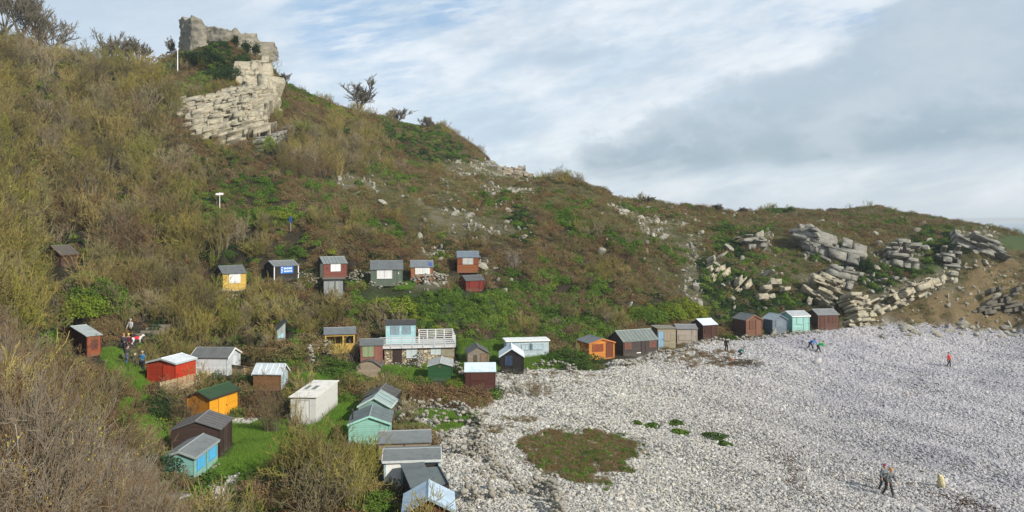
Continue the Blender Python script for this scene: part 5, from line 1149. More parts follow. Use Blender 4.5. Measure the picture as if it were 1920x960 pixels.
for a in [(1127, 478, 24, 'pale pyramid boulder standing out of the brown scrub slope', None, 1.5, 0), (1138, 452, 12, 'small pointed boulder above the pale pyramid boulder', None, 1.4, 0), (982, 448, 18, 'pale boulder at the foot of the dark ivy streak mid slope', None, 1.2, 0),
          (718, 383, 28, 'leaning grey boulder with a moss green top above the upper terrace', None, .7, 35), (905, 505, 40, 'large pale boulder right of the highest brown hut', None, .8, 20), (826, 490, 20, 'pale boulder above and right of the orange brown hut', None, .9, 30), (928, 505, 18, 'pale boulder at the right end of the rubble by the highest hut', None, .8, 0),
          (830, 326, 20, 'tall pale boulder under the dark middle hill', None, 1.5, 0), (1244, 447, 36, 'long tilted grey slab beside the gully', None, .45, -25), (1700, 500, 42, 'biggest rounded grey boulder on the right headland', None, .95, 0),
          (1368, 472, 30, 'angular pale block near the top left of the rocky headland', None, 1.0, 40), (1342, 500, 26, 'bedded block left of the gully shoulder', None, .9, 20), (1440, 516, 44, 'long tilted slab in the middle of the rocky headland', None, .5, 30), (1392, 488, 20, 'blocky boulder between the two tilted slabs', None, 1.0, 50),
          (1384, 532, 18, 'upright white fang of rock low on the headland', None, 2.0, 15), (1432, 548, 26, 'white rock above the slate blue hut', None, 1.0, -30), (1465, 545, 20, 'pale block right of the white rock above the huts', None, 1.1, 10), (1656, 528, 24, 'rounded boulder left of the rubble fan', None, .8, 15),
          (1700, 620, 34, 'large buff boulder at the cliff foot where the beach begins', None, .9, 0), (1726, 613, 24, 'pale boulder right of the large buff boulder', None, .8, 0), (1618, 628, 16, 'yellowish boulder on pebbles right of the four huts', None, .5, 0), (1808, 612, 26, 'tall grey boulder on the heap at the cliff foot', None, 1.0, 10),
          (1560, 892, 20, 'smooth grey boulder lying alone mid beach', None, .75, 0), (1375, 957, 22, 'rounded buff boulder at the bottom edge of the beach', None, .8, 0), (1323, 862, 16, 'low grey boulder below the green sea kale', None, .5, 0), (1513, 926, 14, 'small buff boulder among seaweed', None, .8, 0), (1658, 692, 12, 'dark lone boulder on the upper beach', None, .6, 0),
          (1705, 908, 30, 'largest pale flat stone beside the walking pair', None, .4, 25), (1688, 866, 20, 'cream flat stone above the walking pair', None, .4, 0), (1728, 885, 24, 'flat grey stone between the pair and the yellow stone', None, .35, 20)]:
    boulder(*a)
def ystone():
    p = hit(1768, 916); v, f = lump(77, I3, .12, (1, .6, 1), 16); v = v*np.array([.58, .45, .85])
    k = np.clip((v[:, 2]+.6)/1.5, 0, 1); v[:, 0] = v[:, 0]*(1-.75*k)-.28*k; v[:, 1] *= (1-.5*k)
    o = meshobj('standing_stone', v, f, M_BYEL); o.location = (p.x, p.y, p.z+.42); tag(o, 'pointed yellow stone standing on the lower beach', 'boulder')
ystone()
for k in range(34):
    px = brnd.uniform(1610, 1920); py = 606+brnd.uniform(0, 28)+(px-1610)*.03
    boulder(px, py, brnd.uniform(9, 26), 'one of the pale boulders heaped along the cliff foot at the back of the beach', 'boulders along the cliff foot', brnd.uniform(.6, 1.0), brnd.uniform(-20, 20))
for k in range(64):
    px = brnd.uniform(1290, 1880); py = brnd.uniform(425, 590)
    boulder(px, py, brnd.uniform(9, 26), 'one of the angular limestone blocks scattered on the rocky headland', 'blocks on the headland', brnd.uniform(.6, 1.3), brnd.uniform(-40, 40))
for k in range(34):
    px = brnd.uniform(1120, 1300); py = 372+(px-1120)*.14+brnd.uniform(0, 10)
    if brnd.random() < .45: px = brnd.uniform(1180, 1340); py = brnd.uniform(400, 540)
    boulder(px, py, brnd.uniform(6, 16), 'one of the boulders along the crest and gully of the middle slope', 'boulders on the crest and gully', brnd.uniform(.6, 1.0), brnd.uniform(-20, 20))
for k in range(30):
    px = brnd.uniform(1560, 1900); py = 840+brnd.uniform(-10, 110)
    if px < 1680 and brnd.random() < .5: continue
    boulder(px, py, brnd.uniform(8, 20), 'one of the bigger flat stones on the lower beach around the walking pair', 'flat stones on the lower beach', .4, brnd.uniform(-20, 20), flat=.7)
# ---- dry stone walls
def stonerun(label, pts, h=.8, w=.7, size=.2, seed=0, name='dry_stone_wall', cat='stone wall', mat=None, dark=False, count=1.0, Y0=None):
    q = np.random.default_rng(seed); A = Acc(); P = [hit(*p) if len(p) == 2 else Vector(p) for p in pts]
    for a, b in zip(P[:-1], P[1:]):
        L = (b-a).length; n = int(L*h*w/size**3*.30*count)+6
        for k in range(n):
            t = q.uniform(); c = a.lerp(b, t); zc = q.uniform()**.9; ww = w*(1-.45*zc); d = (b-a).normalized(); nn = Vector((-d.y, d.x, 0))
            off = q.uniform(-.5, .5)*ww; s = size*math.exp(q.normal()*.28); x_ = c.x+nn.x*off; y_ = c.y+nn.y*off
            v, f = lump(int(q.integers(1e6)), I1, .3, (1, .75, .6), 3); an = q.uniform(0, 6.28); ca, sa = math.cos(an), math.sin(an)
            v = v*s*.62; v = np.stack([v[:, 0]*ca-v[:, 1]*sa, v[:, 0]*sa+v[:, 1]*ca, v[:, 2]], 1)
            zb = gz1(x_, y_); A.add(v+np.array([x_, y_, zb+zc*h*1.35*(.8+.4*float(vnoise(np.array([x_*1.5]), np.array([y_*1.5]), seed)[0]))]), f)
    V, Fc = A.arr(); o = meshobj(name, V, Fc, mat or M_WALL); return tag(o, label, cat, kind='thing')
M_WALL = rockmat('dry_stone', (.34, .32, .27), (.23, .215, .18), scale=2.5, rnd=False, warmk=.3)
for i, (lab, pts, h, w, s) in enumerate([
    ('low dry stone wall at the back of the hut gardens, furthest from the mint hut', [(748, 778), (800, 774), (860, 776), (890, 786)], .75, .9, .30),
    ('second low dry stone wall in front of the furthest garden wall', [(742, 796), (800, 797), (860, 797), (898, 802)], .8, .9, .30),
    ('rubble wall closing the right end of the two garden walls', [(892, 788), (906, 806), (900, 832)], .55, 1.0, .24),
    ('ragged rubble wall right of the bare wood hut', [(812, 826), (850, 822), (895, 822)], .5, 1.1, .24),
    ('broken horseshoe of dark stones right of the felt roofed huts', [(832, 850), (872, 856), (892, 842), (906, 868)], .75, .9, .26),
    ('stone bank curving right of the broken horseshoe', [(895, 830), (920, 858), (930, 876)], .5, .9, .24),
    ('sunken stone ring in the pebbles right of the black stepped hut', [(895, 896), (925, 880), (948, 888), (950, 902)], .4, .9, .24),
    ('neatly coursed dry stone wall at the bottom edge of the beach', [(868, 940), (920, 938), (980, 930), (1035, 924)], .9, .7, .26),
    ('corner return of the coursed wall at the bottom edge', [(1035, 924), (1040, 950), (1050, 975)], .9, .8, .26),
    ('heap of white stones by the black white edged hut', [(935, 708), (960, 712), (975, 725), (968, 738), (940, 742)], .45, 1.0, .25),
    ('low stone bank with dark gaps right of the black white edged hut', [(1000, 690), (1030, 688), (1060, 690), (1075, 700)], .5, 1.2, .25),
    ('garden wall of white stones in front of the stone house', [(735, 692), (760, 692), (785, 690)], .5, .6, .2),
    ('upright pile of white stones at the corner of the stone house garden', [(783, 694), (790, 686), (793, 680)], 1.1, .7, .2),
    ('stones between the green hut and the maroon pale roofed hut', [(852, 686), (862, 700), (868, 712)], .5, .7, .22),
    ('tumbled retaining wall under the orange brown upper hut', [(768, 533), (800, 533), (838, 532)], .8, 1.3, .22),
    ('stone footing in front of the wide dark green hut', [(690, 538), (730, 537), (768, 538)], .35, .8, .22),
    ('rubble beside and above the orange brown hut', [(795, 485), (812, 482), (822, 484)], .35, .9, .22),
    ('stone retaining wall left of the grey store', [(560, 532), (580, 535), (597, 538)], 1.0, .8, .25),
    ('stone retaining wall right of the grey store', [(650, 536), (665, 532), (680, 534)], 1.1, .8, .25),
    ('white stones on the ledge under the yellow hut', [(402, 549), (430, 551), (460, 549), (484, 546)], .35, .7, .2),
    ('short pale garden wall hidden in bushes left of the gnarled tree', [(412, 576), (430, 572), (446, 566)], .7, .5, .22),
    ('overgrown round stone wall under the yellow summer house', [(585, 690), (580, 672), (600, 664), (625, 668)], .9, .6, .22),
    ('foundation stones along the foot of the turquoise hut with blue shutters', [(370, 908), (392, 892), (412, 876)], .22, .5, .16),
    ('pale rubble bank left of the castle lawn wall', [(238, 122), (270, 112), (300, 103), (318, 100)], 1.0, 1.8, .35),
    ('pebble ridge in front of the orange and long dark huts', [(1120, 690), (1170, 688), (1220, 672), (1280, 662)], .35, 1.6, .26),
    ('stone ridge in front of the four huts at the cliff foot', [(1290, 655), (1340, 640), (1400, 636), (1470, 632), (1540, 624)], .3, 1.4, .26),
]): stonerun(lab, pts, h, w, s, seed=i+1)
# ---- castle ruin
def ruin(name, prof, thick, mat, parent=None, seed=0, res=.28, hard=True):
    """prof rows: px, top row, bottom row, distance"""
    prof = np.array(prof, float); cum = [0]
    Pb = np.array([pt(a, c, d) for a, b, c, d in prof])
    for k in range(1, len(Pb)): cum.append(cum[-1]+math.hypot(Pb[k][0]-Pb[k-1][0], Pb[k][1]-Pb[k-1][1]))
    cum = np.array(cum); n = max(8, int(cum[-1]/res)); s = np.linspace(0, cum[-1], n)
    ip = lambda k: np.interp(s, cum, prof[:, k]); px, pt_, pb, Y = ip(0), ip(1), ip(2), ip(3)
    x = (px-CX)/F*Y; zt = EYE-(pt_-HY)/F*Y; zb = EYE-(pb-HY)/F*Y; zt = zt+(vnoise(s*1.1, s*0, seed)-.5)*.9+(vnoise(s*4, s*0, seed+1)-.5)*.4
    dx = np.gradient(x); dy = np.gradient(Y); l = np.hypot(dx, dy); nx, ny = dy/l, -dx/l; fl = ny > 0
    nx = np.where(fl, -nx, nx); ny = np.where(fl, -ny, ny)
    m = 26; t = np.linspace(0, 1, m); V = []
    for side in (0, 1):
        tt, ss = np.meshgrid(t, s, indexing='ij'); z = zb+(zt-zb)*tt
        d = (fbm(ss*.5+side*9, z*.5, seed, 3)-.5)*.5+(np.floor(fbm(ss*1.2, z*2.0, seed+3, 3)*7)/7-.5)*.5+(_h(np.floor(ss*1.6+np.floor(z*2.2)*.5), np.floor(z*2.2), seed)-.5)*.22
        o = (-side*thick)+d*(1 if side == 0 else -1)
        V.append(np.stack([x+nx*o, Y+ny*o, z], -1))
    V = np.concatenate(V).reshape(-1, 3); q = []
    idx = lambda sd, j, i: sd*m*n+j*n+i
    for j in range(m-1):
        for i in range(n-1):
            q.append((idx(0, j, i), idx(0, j, i+1), idx(0, j+1, i+1), idx(0, j+1, i))); q.append((idx(1, j, i+1), idx(1, j, i), idx(1, j+1, i), idx(1, j+1, i+1)))
    for i in range(n-1): q.append((idx(0, m-1, i), idx(0, m-1, i+1), idx(1, m-1, i+1), idx(1, m-1, i)))
    for j in range(m-1): q.append((idx(0, j, 0), idx(0, j+1, 0), idx(1, j+1, 0), idx(1, j, 0))); q.append((idx(0, j+1, n-1), idx(0, j, n-1), idx(1, j, n-1), idx(1, j+1, n-1)))
    return meshobj(name, V, np.array(q), mat, parent)
M_CAS = rockmat('castle_masonry', (.30, .27, .215), (.21, .20, .165), scale=1.2, warmk=.25)
cas = empty('castle_ruin', tuple(pt(400, 95, 152))); tag(cas, 'roofless grey stone castle ruin with broken tower on top of the cliff', 'castle ruin')
def par(o, root): o.parent = root; o.matrix_parent_inverse = root.matrix_basis.inverted(); return o
par(ruin('tower_side_wall', [(335, 34, 100, 154), (340, 31, 100, 153), (347, 33, 100, 152), (353, 30, 100, 151), (357, 28, 100, 150)], 1.6, M_CAS, seed=1), cas)
par(ruin('tower_wall', [(357, 28, 100, 150), (366, 29, 100, 149.8), (374, 33, 100, 149.8), (381, 42, 100, 150), (385, 52, 100, 150.5), (389, 60, 100, 151.5)], 2.4, M_CAS, seed=2), cas)
par(ruin('curtain_wall', [(386, 50, 108, 152), (400, 52, 110, 151.5), (415, 53, 112, 151), (430, 53, 114, 151), (440, 53, 116, 151), (450, 58, 118, 151.5), (462, 61, 120, 152), (474, 64, 120, 153), (483, 67, 118, 154.5), (491, 78, 116, 156.5), (497, 86, 114, 159), (501, 98, 112, 162)], 2.2, M_CAS, seed=3), cas)
for (cx_, cy_, w, h_, sd) in [(443, 72, 9, 16, 1), (463, 85, 14, 22, 2), (482, 88, 9, 20, 3)]:
    p = pt(cx_, cy_, 150.6+(cx_-440)*.06); q = np.random.default_rng(sd); n = 420
    c = np.stack([q.normal(size=n)*w/F*150*.3, q.normal(size=n)*.12-.3, q.normal(size=n)*h_/F*150*.24-.5], 1)+np.array(p)
    nn = q.normal(size=(n, 3)); a = np.cross(nn, q.normal(size=(n, 3))); a /= np.linalg.norm(a, axis=1)[:, None]; b = np.cross(a, nn); b /= np.linalg.norm(b, axis=1)[:, None]; s_ = .16
    o = meshobj('ivy_patch', np.stack([c-a*s_, c+b*s_, c+a*s_, c-b*s_], 1).reshape(-1, 3), np.arange(n*4).reshape(-1, 4), M_IVY); par(o, cas)
# ------------------------------------------------------------------ trees, bushes and hedges that stand out: each a thing
def dense_bush(seed, n, mat, leaf=.045, twig=True, flat=.75):
    q = np.random.default_rng(seed); A = Acc()
    d = q.normal(size=(n, 3)); d[:, 2] = np.abs(d[:, 2]); d /= np.linalg.norm(d, axis=1)[:, None]
    lob = 1+.55*(fbm(d[:, 0]*2.2+seed*3.1, d[:, 1]*2.2+d[:, 2]*1.7, seed, 3)-.5)*2
    rad = lob*q.uniform(.62, 1.04, n)**.5; c = d*rad[:, None]*np.array([1, 1, flat])
    nn = d+q.normal(size=(n, 3))*.8; a = np.cross(nn, q.normal(size=(n, 3))); a /= np.linalg.norm(a, axis=1)[:, None]; b = np.cross(nn, a); b /= np.linalg.norm(b, axis=1)[:, None]
    s = leaf*q.uniform(.6, 1.5, n)[:, None]; A.add(np.stack([c-a*s, c+b*s*.6, c+a*s, c-b*s*.6], 1).reshape(-1, 3), np.arange(n*4).reshape(-1, 4))
    return A.arr()
def plant(name, label, cat, px, py, h, w, parts, Y=None, group=None, yaw=None, sink=.1):
    """parts: list of (part name, mesh); the thing's Empty carries the size"""
    p = hit(px, py) if Y is None else Vector(((px-CX)/F*Y, Y, gz1((px-CX)/F*Y, Y)))
    r = empty(name, (p.x, p.y, p.z-sink), brnd.uniform(0, 6.28) if yaw is None else yaw); r.scale = (w, w, h); tag(r, label, cat, group)
    for nm, me in parts:
        o = bpy.data.objects.new(nm, me); COL.objects.link(o); o.parent = r
    return r
def mk(nm, vf, mat): return meshobj(nm, vf[0], vf[1], mat, link=False).data
TW = [mk('twigs', twigbush(300+s, 20, .95, .011, 3, .6, (3, 4), .0042, .16, .55, .10, .15), M_TWIG) for s in range(5)]      # unit height ~1
TWR = [mk('twigs', twigbush(320+s, 20, .95, .011, 3, .75, (3, 4), .0042, .18, .55, .08, .17), M_TWIGR) for s in range(3)]
TWG = [mk('twigs', twigbush(340+s, 14, .95, .010, 3, .45, (3, 4), .0032, .12, .5, .12, .15), M_TWIGG) for s in range(4)]
def tw_stems(seed, mat):
    q = np.random.default_rng(seed); s = []
    for k in range(9):
        an = q.uniform(0, 6.28); le = q.uniform(.1, .5); grow(q, np.array([math.cos(an)*.12, math.sin(an)*.12, -.05]), np.array([math.cos(an)*le, math.sin(an)*le, 1.]), .5, .018, 0, s, .1, .05)
    return mk('stems', tubes(s, 5), mat)
ST = [tw_stems(s, M_BARK) for s in range(3)]; STG = [tw_stems(9+s, M_TWIGG) for s in range(3)]
DG = [mk('foliage', dense_bush(400+s, 5200, None, .034), M_GREEN) for s in range(2)]
DD = [mk('foliage', dense_bush(410+s, 5200, None, .034), M_IVY) for s in range(2)]
DB = [mk('foliage', dense_bush(420+s, 5200, None, .03), M_BROWN) for s in range(3)]
DY = [mk('foliage', dense_bush(430+s, 3600, None, .04), M_YGREEN) for s in range(2)]
fy = []
# leafless thicket on the left hillside
def in_zone(px, py): return True
cnt = 0; tr = random.Random(77)
TZ = [z for t_, z in ZN if t_ == TH]
while cnt < 290:
    if cnt < 245: px = tr.uniform(-60, 660); py = tr.uniform(90, 660)
    else: px = tr.uniform(470, 720); py = tr.uniform(235, 350)
    if not any(inpoly(np.array([px]), np.array([py]), z)[0] for z in TZ[:2]): continue
    if px < 330 and py > 640: continue
    # leave the huts, the walkers and the far-left shed open to view
    if any(abs(px-a) < b and 0 < py-c < d for a, b, c, d in [(113, 62, 440, 160), (255, 40, 575, 105), (437, 42, 500, 70), (150, 66, 600, 140), (412, 22, 350, 95), (537, 45, 485, 45), (400, 60, 650, 60), (520, 30, 610, 40), (425, 105, 262, 85), (437, 32, 500, 90)]): continue
    p = hit(px, py)
    if padmask(np.array([p.x]), np.array([p.y]), 1.2)[0]: continue
    m = TW if tr.random() < .78 else TWR; k = tr.randrange(len(m)); h = tr.uniform(2.6, 5.0)*(.75 if py > 560 else 1)*(1 if px < 470 else .75)
    plant('bare_shrub', 'one of the leafless olive brown shrubs packed together in the hillside thicket', 'shrub', px, py, h, h*tr.uniform(.7, 1.1), [('twigs', m[k]), ('stems', ST[k % 3])], group='leafless shrubs of the hillside thicket', Y=p.y); cnt += 1
# near thicket at the lower left, pale saplings over it
cnt = 0
while cnt < 34:
    Y = tr.uniform(17, 40); px = tr.uniform(-120, 130-(40-Y)*.5); k = tr.randrange(4); h = tr.uniform(2.4, 3.8); nr = cnt % 3 == 0
    plant('bare_shrub', 'one of the pale leafless bushes filling the near lower left corner', 'shrub', px, 800, h, h*tr.uniform(.5, .8), [('twigs', TWR[k % 3] if nr else TWG[k]), ('stems', STG[k % 3])], group='grey leafless bushes in the near corner', Y=Y); cnt += 1
for px, Y, h in [(60, 30, 3.2), (140, 36, 3.0), (-10, 27, 3.4), (90, 44, 2.4), (20, 50, 4), (170, 44, 2.0), (215, 40, 2.2), (0, 66, 4.5), (110, 58, 1.6)]:
    k = tr.randrange(5); plant('bare_shrub', 'one of the tan leafless bushes behind the grey bushes at lower left', 'shrub', px, 800, h, h*.95, [('twigs', TW[k]), ('stems', ST[k % 3])], group='tan bushes behind the near corner', Y=Y)
# lichen covered saplings
M_LICH = tinted('yellow_lichen', [(.36, .27, .01), (.50, .38, .02)])
def lichen_tree(seed, H):
    (tv, tf), (bv, bf) = baretree(seed, H, .07, 3, .011, .35, 5, .4, (3, 4), .45, .55, .10)
    q = np.random.default_rng(seed); A = Acc(); n = len(bv); 
    for k in q.integers(0, n, 260):
        c = bv[k]
        if c[2] < H*.3: continue
        v, f = I1[0]*np.array([.009, .009, .022])*q.uniform(.7, 1.5), I1[1]; A.add(v+c+q.normal(size=3)*.008, f)
    return (tv, tf), (bv, bf), A.arr()
for i, (px, Y, H, lab) in enumerate([(140, 22, 4.2, 'pale sapling crusted with yellow lichen in the lower left, tallest one'), (186, 27, 4.0, 'lichen spotted sapling just right of the tallest pale sapling'), (40, 17, 3.6, 'bare grey sapling nearest the left edge'), (205, 25, 2.6, 'small lichen yellow sapling at the bottom left')]):
    a, b, c = lichen_tree(500+i, H)
    plant('bare_sapling', lab, 'tree', px, 900, 1, 1, [('trunk', mk('trunk', a, M_TWIGG)), ('branches', mk('branches', b, M_TWIGG)), ('lichen', mk('lichen', c, M_LICH))], Y=Y)
# named bushes
def B(lab, px, py, h, w, me, st=None, name='bush', cat='bush', Y=None): plant(name, lab, cat, px, py, h, w, [('foliage' if me in DG+DD+DB+DY else 'twigs', me)]+([('stems', st)] if st else []), Y=Y)
fine = mk('twigs', twigbush(351, 46, .95, .008, 3, .9, (4, 5), .0036, .22, .5, .06, .12), M_TWIGR)
B('round fluffy tan bush below the path in the lower left', 185, 850, 3.2, 3.0, fine, ST[0], Y=43)
B('second fluffy tan bush left of the round one', 95, 830, 3.0, 2.8, fine, ST[1], Y=45)
B('fluffy tan bush right below the far left shed', 150, 735, 1.5, 2.6, TWR[1], ST[1], Y=55)
B('yellowish grass like bush in front of the path wall', 215, 720, 2.0, 2.4, TW[2], ST[2], Y=58)
B('dark green bush left of the picket fence', 290, 775, 1.9, 1.7, DD[0]); B('brown black bush behind the walkers path right of the fence top', 278, 690, 1.9, 1.3, DB[0])
B('dark green bush in front of the turquoise hut left corner', 268, 900, 2.0, 1.9, DD[1]); B('brown bramble mound left of the turquoise hut corner', 305, 925, 1.3, 1.5, DB[1], Y=43.0)
B('brown twiggy mound right of the bottom left grey roof', 345, 975, 1.3, 1.3, TWR[2], ST[0], Y=41.5)
B('dark green low bush at the bottom below the stony patch', 440, 985, 1.0, 2.0, DD[0], Y=40)
B('orange brown bare bush in front of the orange yellow hut', 345, 800, 2.5, 1.9, TWR[0], ST[1], Y=57)
B('dark leafy bush under the picket fence', 425, 730, 1.3, 1.5, DD[1]); B('dark leafy bush in front of the white boarded hut', 395, 716, 1.1, 1.2, DD[0]); B('leafy bush at the foot of the slatted lean-to', 462, 722, 1.2, 1.4, DG[1])
B('large tan fan shaped bush in front of the silvery roofed hut', 492, 775, 3.0, 2.3, TWR[1], ST[2]); B('olive bare bush between the orange yellow hut and the white store', 510, 815, 2.4, 1.7, TW[3], ST[0]); B('thin olive bush at the corner of the white store', 555, 808, 2.2, 1.0, TW[1], ST[1])
B('green hedge bush behind the white store', 640, 722, 1.2, 1.6, DG[0]); B('low green bush left of the black hut', 655, 755, 1.0, 1.2, DG[1])
for i, (px, py, h, w, m) in enumerate([(700, 742, 1.7, 2.4, DB[0]), (745, 745, 1.9, 2.2, DB[1]), (790, 752, 1.9, 2.2, DB[2]), (835, 752, 1.8, 2.2, DB[0]), (880, 752, 1.6, 2.2, DB[1])]):
    B(['left end', 'second from left', 'middle', 'second from right', 'right end'][i]+' clump of the long brown hedge behind the garden walls', px, py, h, w, m, name='hedge_bush')
B('yellow green topped clump in the hedge below the green hut', 848, 735, 1.6, 1.0, DY[0], name='hedge_bush')
B('dense dark green mound left of the orange hut', 1070, 684, 2.2, 2.8, DG[0]); B('low green mound trailing right below the orange hut', 1105, 692, .9, 2.0, DG[1])
for px, py, h, w, m, st, lab in [(560, 955, 3.4, 3.0, TW[0], ST[0], 'bare olive bush at the bottom centre, left part'), (620, 960, 3.7, 3.0, TW[1], ST[1], 'bare olive bush at the bottom centre, tall middle part'), (680, 955, 3.3, 2.6, TW[4], ST[2], 'bare olive bush at the bottom centre, right part by the pale blue hut'), (590, 985, 2.6, 3.0, TW[3], ST[0], 'bare grey green bush at the very bottom centre'), (650, 990, 2.8, 2.6, TW[2], ST[0], 'bare bush at the very bottom beside the nearest hut')]:
    B(lab, px, py, h, w, m, st, Y={955: 43.5, 960: 42, 985: 38, 990: 39}[py])
B('leafy green bush inside the bottom centre thicket', 625, 958, 2.1, 2.3, DG[1], Y=43); B('leafy dark bush inside the left of the bottom thicket', 560, 965, 1.8, 2.2, DD[0], Y=43); B('leafy bush on the right of the bottom centre thicket', 690, 985, 1.5, 1.6, DG[0], Y=39.5)
B('wind bent brown bush right of the highest hut', 965, 508, 2.6, 3.2, TWG[1], ST[0])
for px, py, h, w, m, lab in [(428, 150, 3.0, 2.6, DD[0], 'dark ivy bulge left of the smooth limestone block'), (452, 122, 2.6, 2.2, DD[1], 'dark ivy bulge over the top left of the smooth block'), (400, 118, 2.4, 3.2, DD[0], 'round dark ivy bulge under the castle curtain wall'), (365, 112, 2.0, 3.0, DD[1], 'dark ivy bulge under the castle tower')]: B(lab, px, py, h, w, m)
B('dark bush between store and summer house', 690, 590, 2.0, 2.0, DB[2]); B('small scrubby bush on the pebbles by the gardens', 1000, 745, 1.9, 1.0, TWR[0], ST[0])
B('gorse bush with yellow flowers beside the yellow hut', 466, 525, 1.3, 1.0, DY[1]); B('green bush in front of the stone wall below the summer house', 620, 700, 1.8, 2.2, DG[0]); B('tangled pale bare tree in front of the summer house', 672, 700, 3.6, 3.0, TWG[2], STG[0], name='bare_tree', cat='tree')
B('brown bramble mound left of the summer house', 575, 655, 1.8, 2.6, DB[0]); B('brown bramble mound below the small grey lean-to', 530, 665, 1.6, 2.4, DB[1])
for px, py, h, w, m, lab in [(320, 372, 2.2, 2.6, DG[0], 'glossy green bush high in the thicket'), (350, 395, 2.0, 2.2, DD[1], 'dark evergreen bush below the glossy green bush'), (190, 560, 2.6, 2.6, DG[1], 'bright green bush above the path at left'), (160, 590, 2.4, 2.2, DY[0], 'yellow green bush left of the steps'), (455, 410, 1.5, 2.4, DG[1], 'green bush right of the white signpost'), (525, 408, 1.2, 2.2, DY[1], 'yellow green bush by the small blue sign'),
                             (745, 580, 2.0, 2.8, DY[0], 'yellow green shrub above the pale blue cabin'), (1215, 600, 2.2, 2.2, DG[0], 'dark green round shrub above the long dark hut'), (1255, 592, 2.2, 2.4, DY[1], 'yellow green shrub above the beige hut'), (1300, 590, 2.2, 2.0, DY[0], 'yellow green shrub above the pale roofed dark hut'), (500, 280, 2.4, 1.8, DY[1], 'yellow green bush at the foot of the cliff'), (565, 245, 2.0, 2.6, DG[1], 'green bush above the small rock wall'), (388, 275, 1.6, .9, DY[0], 'small yellow green bush growing on the cliff foot'),
                             (507, 225, 3.6, 1.5, DY[1], 'yellow green ivy column on the right edge of the cliff'), (1350, 436, 1.6, 2.4, DG[0], 'green bush near the top of the rocky headland'), (1555, 570, 2.2, 2.4, DD[0], 'dark bush among the stepped blocks'), (1610, 500, 1.8, 2.4, DD[1], 'dark ivy bush right of the tilted slab'), (1575, 468, 1.8, .9, DG[1], 'green bush growing on the tilted slab'), (1790, 470, 2.0, 3.0, DD[0], 'dark bush left of the top right ledges')]:
    B(lab, px, py, h, w, m)
# gnarled tree in the middle, skyline trees
def T(lab, px, py, H, seed, Y=None, mat=M_BARK, sx=1.0, **kw):
    a, b = baretree(seed, H, **kw); plant('bare_tree', lab, 'tree', px, py, 1, sx, [('trunk', mk('trunk', a, mat)), ('branches', mk('branches', b, mat))], Y=Y)
T('sprawling gnarled bare tree between the upper terrace and the summer house', 590, 618, 4.6, 601, r=.16, lev=4, trunk=.12, limbs=8, lean=1.7, rmin=.018, spread=.55, up=.10, mat=M_TWIG, sx=1.25)
T('second gnarled bare tree left of the first, leaning left', 520, 590, 3.8, 602, r=.13, lev=4, trunk=.12, limbs=7, lean=1.6, rmin=.018, spread=.55, up=.10, mat=M_TWIG)
T('bare tan tree in front of the grey store', 628, 600, 3.8, 603, r=.12, lev=4, trunk=.15, limbs=8, lean=.9, rmin=.018, mat=M_TWIG)
for i, (px, H, Y, lab, sx) in enumerate([(8, 9.0, 143, 'tall bare tree on the skyline cut by the left edge', 1.1), (40, 8.2, 143, 'tall bare tree on the skyline, second from the left edge', 1.1), (72, 7.2, 144, 'bare tree on the skyline, third from the left edge', 1.1), (100, 5.8, 145, 'bare tree where the left skyline clump slopes down', 1.2), (212, 5.2, 150, 'round bare tree on the skyline left of the castle lawn', 1.2), (238, 4.8, 152, 'bare tree right of the round skyline tree', 1.2), (262, 4.2, 154, 'low bare tree nearest the castle lawn wall', 1.2), (322, 3.2, 158, 'thin bare tree just left of the castle tower', .8),
                                     (672, 6.4, 178, 'dark lone bare tree prominent on the right skyline', 1.7), (745, 3.2, 186, 'small bare tree right of the lone skyline tree', 1.7), (802, 2.6, 192, 'low bare bush at the top of the dark middle hill', 1.7), (533, 2.2, 160, 'tiny bare tree just right of the cliff top', 1.2), (1215, 1.5, 152, 'low bare bush on the crest among boulders', 1.6), (1345, 1.4, 188, 'low bare bush on the plateau crest', 2.0), (1395, 1.3, 200, 'second low bare bush on the plateau crest', 2.0), (1560, 1.8, 212, 'low dark bush left of the far mound', 2.4)]):
    ys = np.linspace(115, 240, 300); rowp = HY+F*(EYE-gz((px-CX)/F*ys, ys))/ys; kk = int(np.argmin(rowp)); Y = ys[kk]
    H *= 1.25; T(lab, px, 0, H, 620+i, Y=Y-.8, r=.2 if H > 5 else .1, lev=4, trunk=.22, limbs=9, lean=.9, rmin=.034, spread=.36, kids=(4, 5), up=.12, sx=sx, mat=M_BARK)
# plants on the beach
mat_v = [dense_bush(450+s, 1800, None, .05, flat=.35) for s in range(2)]
def seakale(px, py, w, lab, yaw=0):
    p = hit(px, py); r = w/F*p.y/2
    q = np.random.default_rng(int(px)); n = 900; th = q.uniform(0, 6.28, n); rr = np.sqrt(q.uniform(0, 1, n))*(.7+.6*vnoise(th*1.2, th*0, int(px)))
    c = np.stack([np.cos(th)*rr*r, np.sin(th)*rr*r*1.2, q.uniform(.02, .28, n)*(1.1-rr)], 1)
    nn = np.stack([q.normal(size=n)*.5, q.normal(size=n)*.5, np.ones(n)], 1); a = np.cross(nn, q.normal(size=(n, 3))); a /= np.linalg.norm(a, axis=1)[:, None]; b = np.cross(nn, a); b /= np.linalg.norm(b, axis=1)[:, None]; s = .075
    o = meshobj('sea_kale', np.stack([c-a*s, c+b*s, c+a*s, c-b*s], 1).reshape(-1, 3), np.arange(n*4).reshape(-1, 4), M_GREEN); o.location = (p.x, p.y, p.z+.05); tag(o, lab, 'plant')
